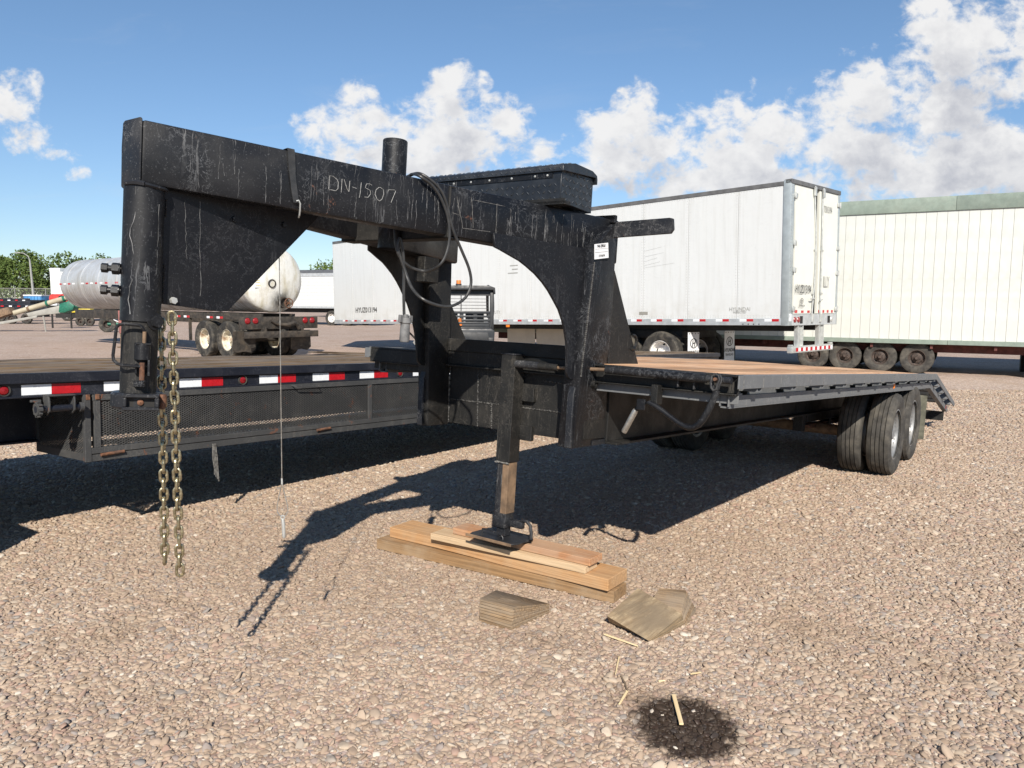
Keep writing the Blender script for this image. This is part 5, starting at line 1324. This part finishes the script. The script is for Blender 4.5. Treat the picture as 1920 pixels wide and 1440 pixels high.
for y_ in (-.6, .6, 1.9, 3.3, 4.8, 6.3, 7.8, 9.3, 10.5): MB().lathe([(R_, -.035), (R_+.008, -.02), (R_+.008, .02), (R_, .035)], (cx_, y_, cz_), (0, 1, 0), 56).build('tank_ring', M['tank'], KT)
for k in range(28):
    y_ = .2+.40*k
    if k % 7 in (2,): continue
    b = MB(); x_ = cx_-R_-.004; b.box(x_-.002, x_+.01, y_, y_+.2, 2.20, 2.255); b.build('reflective_tape', M['tapered'] if k % 2 else M['tapewhite'], KT)
b = MB(); b.lathe([(.001, 3.32), (.07, 3.31), (.08, 3.24), (.12, 3.22), (.12, 3.14)], (cx_-.1, 7.3, 0), (0, 0, 1), 16); b.build('top_vent', M['galv'], KT)
# head fittings
b = MB(); b.lathe([(.13, 0), (.16, .0), (.15, .10), (.12, .10), (.11, .02), (.001, .02)], (.95, -1.82, 1.60), (0, -1, 0), 24); b.build('outlet_flange', M['grimeblack'], KT)
hw_ = V3((1.02, -2.02, 1.58)); b = MB(); b.tube([(hw_.x+.13*math.cos(a), hw_.y, hw_.z+.13*math.sin(a)) for a in [2*PI*k/24 for k in range(24)]], .014, 6, closed=True)
for k in range(5): a = 2*PI*k/5; b.tube([hw_, hw_+V3((.13*math.cos(a), 0, .13*math.sin(a)))], .009, 5)
b.lathe([(.001, .03), (.03, .03), (.03, -.12), (.001, -.12)], hw_, (0, -1, 0), 10); b.build('valve_handwheel', M['rust'], KT, kind='stuff')
b = MB(); b.lathe([(.09, 0), (.12, 0), (.12, .09), (.09, .09), (.09, 0)], (.62, -1.76, 2.12), (0, -1, 0), 20); b.lathe([(.001, .02), (.09, .02)], (.62, -1.78, 2.12), (0, -1, 0), 20); b.build('sample_port', M['grimeblack'], KT)
sg = MB().box(.12, .42, -1.775, -1.765, 2.00, 2.28).build('warning_placard', M['paper'], KT)
MB().box(.125, .415, -1.779, -1.7755, 2.02, 2.22).build('placard_face', M['tapewhite'], sg)
for z_, w_ in ((2.19, .24), (2.14, .22), (2.05, .24)):
    me = text_mesh('CAUTION HOT OIL', .032, .0006, bold=.0015); xf(me, basis((1, 0, 0), (0, 0, 1), (.27, -1.7805, z_), .9, 1)); me.materials.append(M['yellow']); put('lettering', me, sg)
# rear frame, lights, flaps
MB().box(-.42, 2.05, -1.92, -1.80, .86, 1.20).build('rear_cross_box', M['grimeblack'], KT, bevel=.01)
for x_ in (-.22, .02, 1.62, 1.86):
    MB().lathe([(.001, .035), (.06, .03), (.085, .0), (.095, 0)], (x_, -1.92, 1.09), (0, -1, 0), 20).build('tail_light', M['redlens'], KT)
MB().box(-.35, 2.0, -2.02, -1.93, .62, .80).build('rear_bumper', M['grimeblack'], KT, bevel=.01)
for x_ in (.2, 1.4): MB().box(x_, x_+.12, -1.99, -1.85, .74, .95).build('bumper_bracket', M['grimeblack'], KT)
b = MB(); b.tube(spline([(.5, -1.95, 1.10), (.7, -2.0, 1.0), (.95, -2.05, .98), (1.2, -2.05, 1.02), (1.35, -2.0, .86)], 5), .05, 10); b.build('discharge_hose', M['grimeblack'], KT)
for x0 in (-.42, 1.42):
    b = MB(); b.prism([(x0, .80), (x0+.66, .80), (x0+.68, .30), (x0+.55, .20), (x0+.35, .24), (x0+.1, .22), (x0-.02, .26)], 'y', -1.50, -1.488); b.build('mud_flap', M['grimeblack'], KT)
for x_ in (.22, 1.25): MB().box(x_, x_+.12, -1.8, 10.8, .98, 1.28).build('chassis_rail', M['grimeblack'], KT, bevel=.01)
MB().box(-.12, .0, -1.8, 2.4, 1.12, 1.20).build('side_rail', M['grimeblack'], KT)
for y_ in (-.3, .25, 1.6, 2.15):
    MB().box(-.125, -.121, y_, y_+.16, 1.13, 1.19).build('reflective_tape', M['tapewhite'], KT); MB().box(-.125, -.121, y_-.18, y_-.01, 1.13, 1.19).build('red_tape', M['tapered'], KT)
M['rimtank'] = simple('rust_stained_white_rim', (.66, .62, .50), .5, 0, .15, 8, .05, dirt=(.20, .09, .035), dirtamt=1.0)
for y_ in (-.72, .52):
    for x_ in (-.05, .28, 1.45, 1.78): wheel(KT, (x_, y_, .53), .53, .28, .30, M['rimtank'], -1 if x_ < 1 else 1, M['rubber'], dish=.16 if x_ in (-.05, 1.78) else -.08)
    MB().cyl((.1, y_, .53), (1.6, y_, .53), .08, 12).build('axle', M['grimeblack'], KT)
MB().box(-.12, -.04, 1.45, 1.50, .45, 1.15).build('fender_post', M['grimeblack'], KT)
b = MB(); b.box(.1, 1.5, -.9, .8, .66, .98); b.build('suspension_frame', M['grimeblack'], KT, bevel=.02)
for x_ in (.1, 1.4):
    l_ = MB().box(x_-.07, x_+.07, 6.5, 6.64, .5, 1.28).build('landing_leg', M['pink'], KT, bevel=.006)
    MB().box(x_-.045, x_+.045, 6.525, 6.615, .04, .5).build('leg_tube', M['brownsteel'], l_, bevel=.004); MB().box(x_-.12, x_+.12, 6.45, 6.70, .0, .04).build('leg_foot', M['brownsteel'], l_, bevel=.004)
MB().tube([(.1, 6.57, .72), (1.4, 6.57, .72)], .05, 8).build('leg_cross_tube', M['galv'], KT)

# ================================================================== UTILITY VEHICLE
UF = frame((-1.02, 15.0, 0), math.radians(-4))
UT = thing('utility_vehicle', 'black side by side utility vehicle seen from behind with an amber roof beacon', 'vehicle', UF, (0, 1.2, 0))
b = MB(); b.prism([(-.62, .62), (-.66, .72), (-.68, 1.08), (-.60, 1.12), (.60, 1.12), (.68, 1.08), (.66, .72), (.62, .62)], 'y', 0, .9); b.build('cargo_bed', M['utvgrey'], UT, bevel=.02)
b = MB(); b.prism([(-.52, .78), (-.58, .90), (-.55, 1.05), (.55, 1.05), (.58, .90), (.52, .78)], 'y', -.03, .0); tgte = b.build('tailgate', M['utvblack'], UT, bevel=.008)
b = MB(); b.prism([(-.3, .86), (-.1, .98), (.1, .98), (.3, .86)], 'y', -.045, -.03); b.build('tailgate_rib', M['utvgrey'], tgte, bevel=.004)
for x_ in (-.60, .60):
    MB().box(x_-.05, x_+.05, -.05, .02, .75, .95).build('rear_light_housing', M['utvblack'], UT, bevel=.012)
    MB().box(x_*.9-.06, x_*.9+.06, -.02, .0, .64, .70).build('tail_light', M['redlens'], UT, bevel=.006)
for x_ in (-.68, .68):
    MB().tube(spline([(x_*.92, .9, 1.1), (x_, .92, 1.45), (x_*.98, 1.0, 1.86), (x_*.93, 1.3, 1.93), (x_*.9, 2.1, 1.93), (x_*.95, 2.7, 1.3)], 5), .032, 10).build('roll_bar', M['utvblack'], UT)
MB().tube([(-.66, .95, 1.15), (.66, .95, 1.15)], .028, 8).build('cross_tube', M['utvblack'], UT); 
b = MB(); b.prism([(-.73, 1.80), (-.72, 1.93), (-.60, 1.97), (.60, 1.97), (.72, 1.93), (.73, 1.80), (.69, 1.80), (.68, 1.88), (-.68, 1.88), (-.69, 1.80)], 'y', .80, 2.25); b.build('roof', M['utvblack'], UT, bevel=.01)
b = MB(); b.box(-.66, .66, .92, .94, 1.765, 1.88); b.build('rear_header', M['utvblack'], UT)
for k in range(4): MB().box(-.60, .60, .93, .945, 1.50+.065*k, 1.510+.065*k).build('screen_bar', M['utvblack'], UT)
for z0, z1 in ((1.10, 1.20), (1.235, 1.285), (1.32, 1.36), (1.395, 1.45)): MB().box(-.66, .66, .90, .95, z0, z1).build('louvre', M['utvgrey'], UT, bevel=.006)
for x_ in (-.66, -.30, .0, .28, .58): MB().box(x_, x_+.08, .905, .945, 1.10, 1.45).build('louvre_divider', M['utvgrey'], UT, bevel=.004)
for x_ in (-.70, .62): MB().box(x_, x_+.08, .88, .96, .95, 1.85).build('cab_pillar', M['utvblack'], UT, bevel=.015)
for x_ in (-.6, 0.02, .58): MB().box(x_, x_+.02, .925, .94, 1.44, 1.77).build('screen_upright', M['utvblack'], UT)
for z_ in (1.13, 1.02, .90): MB().box(-.58, .58, .05+.3, .09+.3, z_+.07, z_+.11).build('bed_rail', M['utvgrey'], UT, bevel=.006)
for x_ in (-.42, .12): MB().box(x_, x_+.38, .95, 1.05, .95, 1.45).build('seat_back', M['utvblack'], UT, bevel=.03)
b = MB(); b.lathe([(.001, 2.08), (.045, 2.08), (.05, 2.06), (.05, 2.005), (.001, 2.005)], (-.02, 1.0, 0), (0, 0, 1), 16); bc_ = b.build('beacon', M['orange'], UT); MB().lathe([(.06, 2.005), (.06, 1.97)], (-.02, 1.0, 0), (0, 0, 1), 16).build('beacon_base', M['ink'], bc_)
MB().tube([(.0, .9, 1.3), (.02, .9, 1.15)], .035, 8).build('orange_strap', M['orange'], UT); MB().box(.62, .66, .9, .93, 1.38, 1.55).build('orange_reflector', M['orange'], UT)
for x_ in (-.56, .56):
    for y_ in (.45, 2.6): wheel(UT, (x_, y_, .33), .33, .25, .18, M['rimdark'], 1 if x_ > 0 else -1, M['rubber'])
MB().box(-.55, .55, .3, 2.9, .35, .66).build('chassis', M['utvblack'], UT, bevel=.04)
b = MB(); b.prism([(2.0, .66), (2.0, 1.05), (2.6, 1.10), (3.1, .85), (3.15, .6)], 'x', -.60, .60); b.build('hood', M['utvblack'], UT, bevel=.04)

# ================================================================== FAR BACKGROUND
# second white trailer behind the tanker
XF = frame((-12.9, 55.0, 0), math.radians(-68))
XT = thing('far_van_trailer', 'distant white ribbed trailer standing behind the tanker with pale wheels', 'trailer', XF, (1, 5, 0))
MB().box(0, 2.5, -3.4, 12, 1.35, 3.45).build('cargo_box', M['vanwhite'], XT)
MB().box(-.03, 2.53, -3.45, 12.05, 3.45, 3.68).build('top_rail', M['alu'], XT); MB().box(-.03, 2.53, -3.45, 12.05, 1.2, 1.35).build('bottom_rail', M['alu'], XT)
b = MB()
for k in range(20): b.box(-.025, 0, -3.4, 12, 1.42+.1*k, 1.47+.1*k)
b.build('side_ribs', M['vanwhite'], XT, kind='stuff')
b = MB(); b.prism([(0, 3.68), (.6, 3.95), (1.9, 3.95), (2.5, 3.68)], 'y', -3.4, 12); b.build('roof_tarp', M['darkrail'], XT)
for y_ in (-1.4, -.1): wheel(XT, (.1, y_, .52), .52, .3, .3, M['rimclean'], -1, dish=.12); wheel(XT, (2.3, y_, .52), .52, .3, .3, M['rimclean'], 1, dish=.12)
MB().box(.4, 2.1, -2.5, 11, .9, 1.2).build('chassis', M['dark'], XT)
# trees
def leaf_crown(w_, h_, d_, n, seed, ls=.16, clumps=22):
    rng = np.random.default_rng(seed); vs = []; fs = []
    cl = []
    for k in range(clumps):
        th_ = rng.uniform(0, 2*PI); ph = rng.uniform(-.5, 1.0); r = rng.uniform(.35, .9)
        cl.append((r*math.cos(th_)*w_/2, r*math.sin(th_)*d_/2, h_*.52+ph*h_*.42*math.sqrt(max(0, 1-r*r*.7)), rng.uniform(.14, .26)*w_))
    per = n//clumps
    for (x, y, z, rad) in cl:
        p = rng.normal(0, 1, (per, 3)); p /= np.linalg.norm(p, axis=1)[:, None]; p *= (rng.uniform(.3, 1.05, per)**.6)[:, None]*rad; p[:, 2] *= .72
        for q in p:
            c = V3((x+q[0], y+q[1], z+q[2])); 
            if c.z < .4: continue
            a = V3(rng.normal(0, 1, 3)).normalized(); e = a.orthogonal().normalized(); s_ = ls*rng.uniform(.6, 1.5)
            k0 = len(vs); vs += [c-a*s_, c+e*s_*.5, c+a*s_, c-e*s_*.5]; fs.append((k0, k0+1, k0+2, k0+3))
    return MB().add(vs, fs).mesh('crown', M['leaf'], smooth=0, recalc=False)
def tree(label, loc, w_, h_, seed, n=9000, group=None, ls=.16):
    t = thing('tree', label, 'tree', Matrix.Translation(loc), (0, 0, 0), group)
    put('crown', leaf_crown(w_, h_, w_, n, seed, ls, 30), t)['kind'] = 'stuff'
    b = MB(); b.tube([(0, 0, 0), (.1, 0, h_*.2), (-.05, .1, h_*.4)], [.28, .2, .13], 8)
    rng = random.Random(seed)
    b.build('trunk', M['bark'], t)
    for k in range(5):
        a = rng.uniform(0, 6.28); MB().tube([(0, 0, h_*.25), (w_*.2*math.cos(a), w_*.2*math.sin(a), h_*.5), (w_*.34*math.cos(a), w_*.34*math.sin(a), h_*.7)], [.12, .08, .03], 6).build('limb', M['bark'], t)
    return t
TG = 'trees beyond the fence at the left'
tree('leftmost dark olive tree of the row beyond the fence', (-69.5, 101, 0), 9, 7.2, 1, group=TG)
tree('tallest olive green tree of the row just left of the light pole', (-62.5, 99, 0), 8.5, 7.9, 2, group=TG)
tree('rounded olive tree between the light pole and the tanker', (-56.0, 102, 0), 8.5, 7.6, 3, group=TG)
tree('darker tree mostly hidden behind the tanker front', (-50.5, 104, 0), 7, 6.9, 4, group=TG)
tree('low blue green shrub against the fence beside the tanker', (-50.2, 92, 0), 3.2, 2.9, 5, 2500, ls=.1)
tree('tree showing just its top above the distant white trailer', (-19.0, 88, 0), 9.5, 6.3, 6, 6000)
tree('small tree whose top peeks out beside the box van trailer front', (-15.5, 90, 0), 6, 5.6, 7, 4000)
# light pole
LP = thing('light_pole', 'slender white light pole with a curved arm in front of the trees', 'light pole', Matrix.Translation((-49.2, 80, 0)), (0, 0, 0))
b = MB(); b.tube([(0, 0, 0), (-.12, 0, 3), (-.25, 0, 5.7)], [.16, .12, .08], 10); b.build('pole', M['fence'], LP)
b = MB(); b.tube([(-.25, 0, 5.7), (-.4, 0, 6.1), (-.8, 0, 6.4), (-1.2, 0, 6.45)], .05, 6); b.build('arm', M['fence'], LP); MB().box(-1.7, -1.15, -.12, .12, 6.40, 6.50).build('lamp_head', M['fence'], LP, bevel=.02)
# chain link fence
CF = thing('chain_link_fence', 'grey chain link fence running in front of the trees', 'fence', Matrix.Translation((-56, 86, 0)), (0, 0, 0))
for k in range(10): MB().cyl((-16+3.4*k, 0, 0), (-16+3.4*k, 0, 2.95), .04, 6).build('fence_post', M['fence'], CF)
MB().cyl((-16, 0, 2.93), (14.6, 0, 2.93), .03, 6).build('top_rail', M['fence'], CF)
b = MB()
for k in range(200):
    x0 = -16+.153*k
    for s_ in (1, -1):
        x1 = x0+s_*2.8; z0, z1 = .05, 2.9
        b.add([(x0, .02*s_, z0), (x0+.012, .02*s_, z0), (x1+.012, .02*s_, z1), (x1, .02*s_, z1)], [(0, 1, 2, 3)])
b.build('wire_fabric', M['fence'], CF, smooth=0, kind='stuff')
# blue container
BCN = thing('storage_container', 'blue slatted bin standing behind the fence near the light pole', 'container', frame((-46.9, 76, .8), 0), (0, 0, 0))
MB().box(-.85, .85, 0, 1.4, 0, 1.25).build('bin_body', M['blue'], BCN, bevel=.02)
for k in range(6): MB().box(-.85+.32*k, -.78+.32*k, -.05, 0, .05, 1.2).build('bin_rib', M['blue'], BCN)
MB().box(-.9, .9, -.06, 1.46, 1.25, 1.36).build('bin_rim', M['flapwhite'], BCN); MB().box(-.8, .8, .1, 1.3, -.8, 0).build('bin_stand', M['dark'], BCN)
# dark flat utility trailers at the far left
def utrail(label, x, y, L, z):
    t = thing('utility_trailer', label, 'trailer', frame((x, y, 0), math.radians(88)), (0, 0, 0), 'dark utility trailers parked at the far left')
    MB().box(-1.0, 1.0, -L/2, L/2, z-.45, z-.1).build('bed', M['navy'], t, bevel=.02)
    MB().box(1.0, 1.05, -L/2, L/2, z-.12, z+.02).build('side_board', M['navy'], t, bevel=.01)
    for k in range(int(L/.55)):
        MB().box(1.05, 1.056, -L/2+.1+.55*k, -L/2+.3+.55*k, z-.18, z-.10).build('reflective_tape', M['tapewhite'] if k % 2 else M['tapered'], t)
    for yy in (-.5, .5): wheel(t, (.9, yy, .36), .36, .22, .2, M['rimdark'], 1)
    MB().tube([(0, -L/2, z-.3), (0, -L/2-1.2, z-.4)], .06, 8).build('tongue', M['navy'], t)
utrail('nearer of two dark utility trailers at the far left', -33.8, 54, 4.6, 1.35); utrail('farther of two dark utility trailers at the far left', -39.5, 60, 5.6, 1.75)
# red compressor
RC = thing('air_compressor', 'red tank compressor unit beside the tanker front', 'compressor', frame((-26.6, 45.5, 0), math.radians(10)), (0, 0, 0))
MB().lathe([(.001, -.45), (.18, -.44), (.27, -.36), (.27, .36), (.18, .44), (.001, .45)], (0, 0, 1.72), (1, 0, 0), 20).build('air_tank', M['red'], RC)
MB().box(.35, .75, -.2, .25, 1.45, 2.0).build('pump', M['red'], RC, bevel=.05); MB().lathe([(.05, -.03), (.24, -.03), (.26, 0), (.24, .03), (.05, .03)], (.45, -.28, 1.65), (0, 1, 0), 20).build('flywheel', M['dark'], RC); MB().box(-.5, .9, -.3, .3, 1.15, 1.33).build('stand', M['dark'], RC, bevel=.02)
for x_ in (-.45, .8): MB().cyl((x_, 0, 0), (x_, 0, 1.2), .05, 8).build('stand_leg', M['dark'], RC)
MB().box(-.9, .2, -.35, .35, 1.33, 1.47).build('base_plate', M['flapwhite'], RC)
# grain auger / conveyor
AG = thing('grain_auger', 'cream tube grain auger with a green gearbox head lying at a slope', 'auger', frame((-26.6, 40.0, 0), 0), (0, 0, 0))
MB().cyl((.9, 0, .95), (3.75, 0, 1.78), .13, 20).build('auger_tube', M['cream_tube'], AG)
for t_ in (.28, .62, .93):
    p0 = V3((.9, 0, .95)).lerp(V3((3.75, 0, 1.78)), t_); d_ = V3((2.85, 0, .83)).normalized(); MB().cyl(p0-d_*.06, p0+d_*.06, .145, 20).build('tube_band', M['green'] if t_ > .5 else M['brownsteel'], AG)
b = MB(); b.prism([(1.6, .95), (3.3, 1.35), (3.45, .98), (1.7, .78)], 'y', -.1, .1); b.build('side_plate', M['greysheet'], AG, bevel=.01)
b = MB(); b.prism([(-.7, .95), (.75, 1.25), (.95, .95), (-.2, .55), (-.7, .45)], 'y', -.25, .25); b.build('hopper', M['brownsteel'], AG, bevel=.01)
b = MB(); b.prism([(-1.0, .12), (2.2, .72), (2.2, .84), (-1.0, .28)], 'y', -.22, -.14); b.build('frame_rail', M['greysheet'], AG, bevel=.01)
b = MB(); b.prism([(3.35, 1.0), (3.42, 1.45), (3.9, 1.6), (4.2, 1.35), (4.1, 1.15), (3.6, .98)], 'y', -.28, .28); gb2 = b.build('gearbox', M['green'], AG, bevel=.05)
MB().cyl((4.1, -.1, 1.32), (4.5, -.1, 1.36), .08, 10).build('output_shaft', M['green'], gb2)
MB().box(-.75, -.6, -.1, .1, 0, .5).build('foot', M['dark'], AG); MB().tube([(2.4, 0, .9), (2.5, 0, .0)], .04, 6).build('prop_leg', M['greysheet'], AG)
# yellow implement under the tanker and axle with wheel
YI = thing('yellow_implement', 'low yellow machine frame seen under the tanker belly', 'implement', frame((-28.0, 50, 0), 0), (0, 0, 0))
MB().box(-1.2, .8, 0, .5, .85, 1.1).build('deck_beam', M['yellow'], YI, bevel=.03); MB().box(-1.5, 1.2, .1, .4, .5, .85).build('frame', M['dark'], YI)
for x_ in (.2, .8): wheel(YI, (x_, -.1, .3), .3, .2, .15, M['rimdark'], 1).rotation_euler = (0, 0, -PI/2)
AX = thing('axle_assembly', 'loose axle with a black tyre and green hub behind the tanker landing leg', 'axle', frame((-20.9, 40, 0), math.radians(70)), (0, 0, 0))
wheel(AX, (0, 0, .40), .40, .25, .2, M['rimdark'], -1)
MB().cyl((0, 0, .42), (-.1, 2.2, .45), .07, 10).build('axle_tube', M['green'], AX); MB().tube(spline([(0, .1, .8), (.1, .4, .6), (0, .8, .5), (0, 1.5, .55)], 4), .025, 6).build('hydraulic_hose', M['flapwhite'], AX)
MB().box(-.3, .3, .1, 2.4, .80, 1.0).build('frame_beam', M['flapwhite'], AX)
# white reefer box behind tanker front
RB = thing('white_box_truck', 'white truck box peeking out in front of the trees left of the tanker', 'truck', frame((-33.2, 62, 0), 0), (0, 0, 0))
MB().box(-3.6, 1.6, 0, 2.4, 1.9, 3.9).build('cargo_box', M['vanwhite'], RB, bevel=.03); MB().box(-3.75, -2.9, .2, 2.2, 3.9, 4.2).build('cab_fairing', M['vanwhite'], RB, bevel=.04); MB().box(-3.2, 1.4, .1, 2.3, 1.2, 1.9).build('chassis', M['dark'], RB)
for x_ in (-2.4, .6): wheel(RB, (x_, .1, .5), .5, .3, .28, M['rimclean'], 1).rotation_euler = (0, 0, -PI/2)
MB().box(-3.3, 1.5, 0, 2.3, .55, 1.2).build('side_tank', M['dark'], RB)
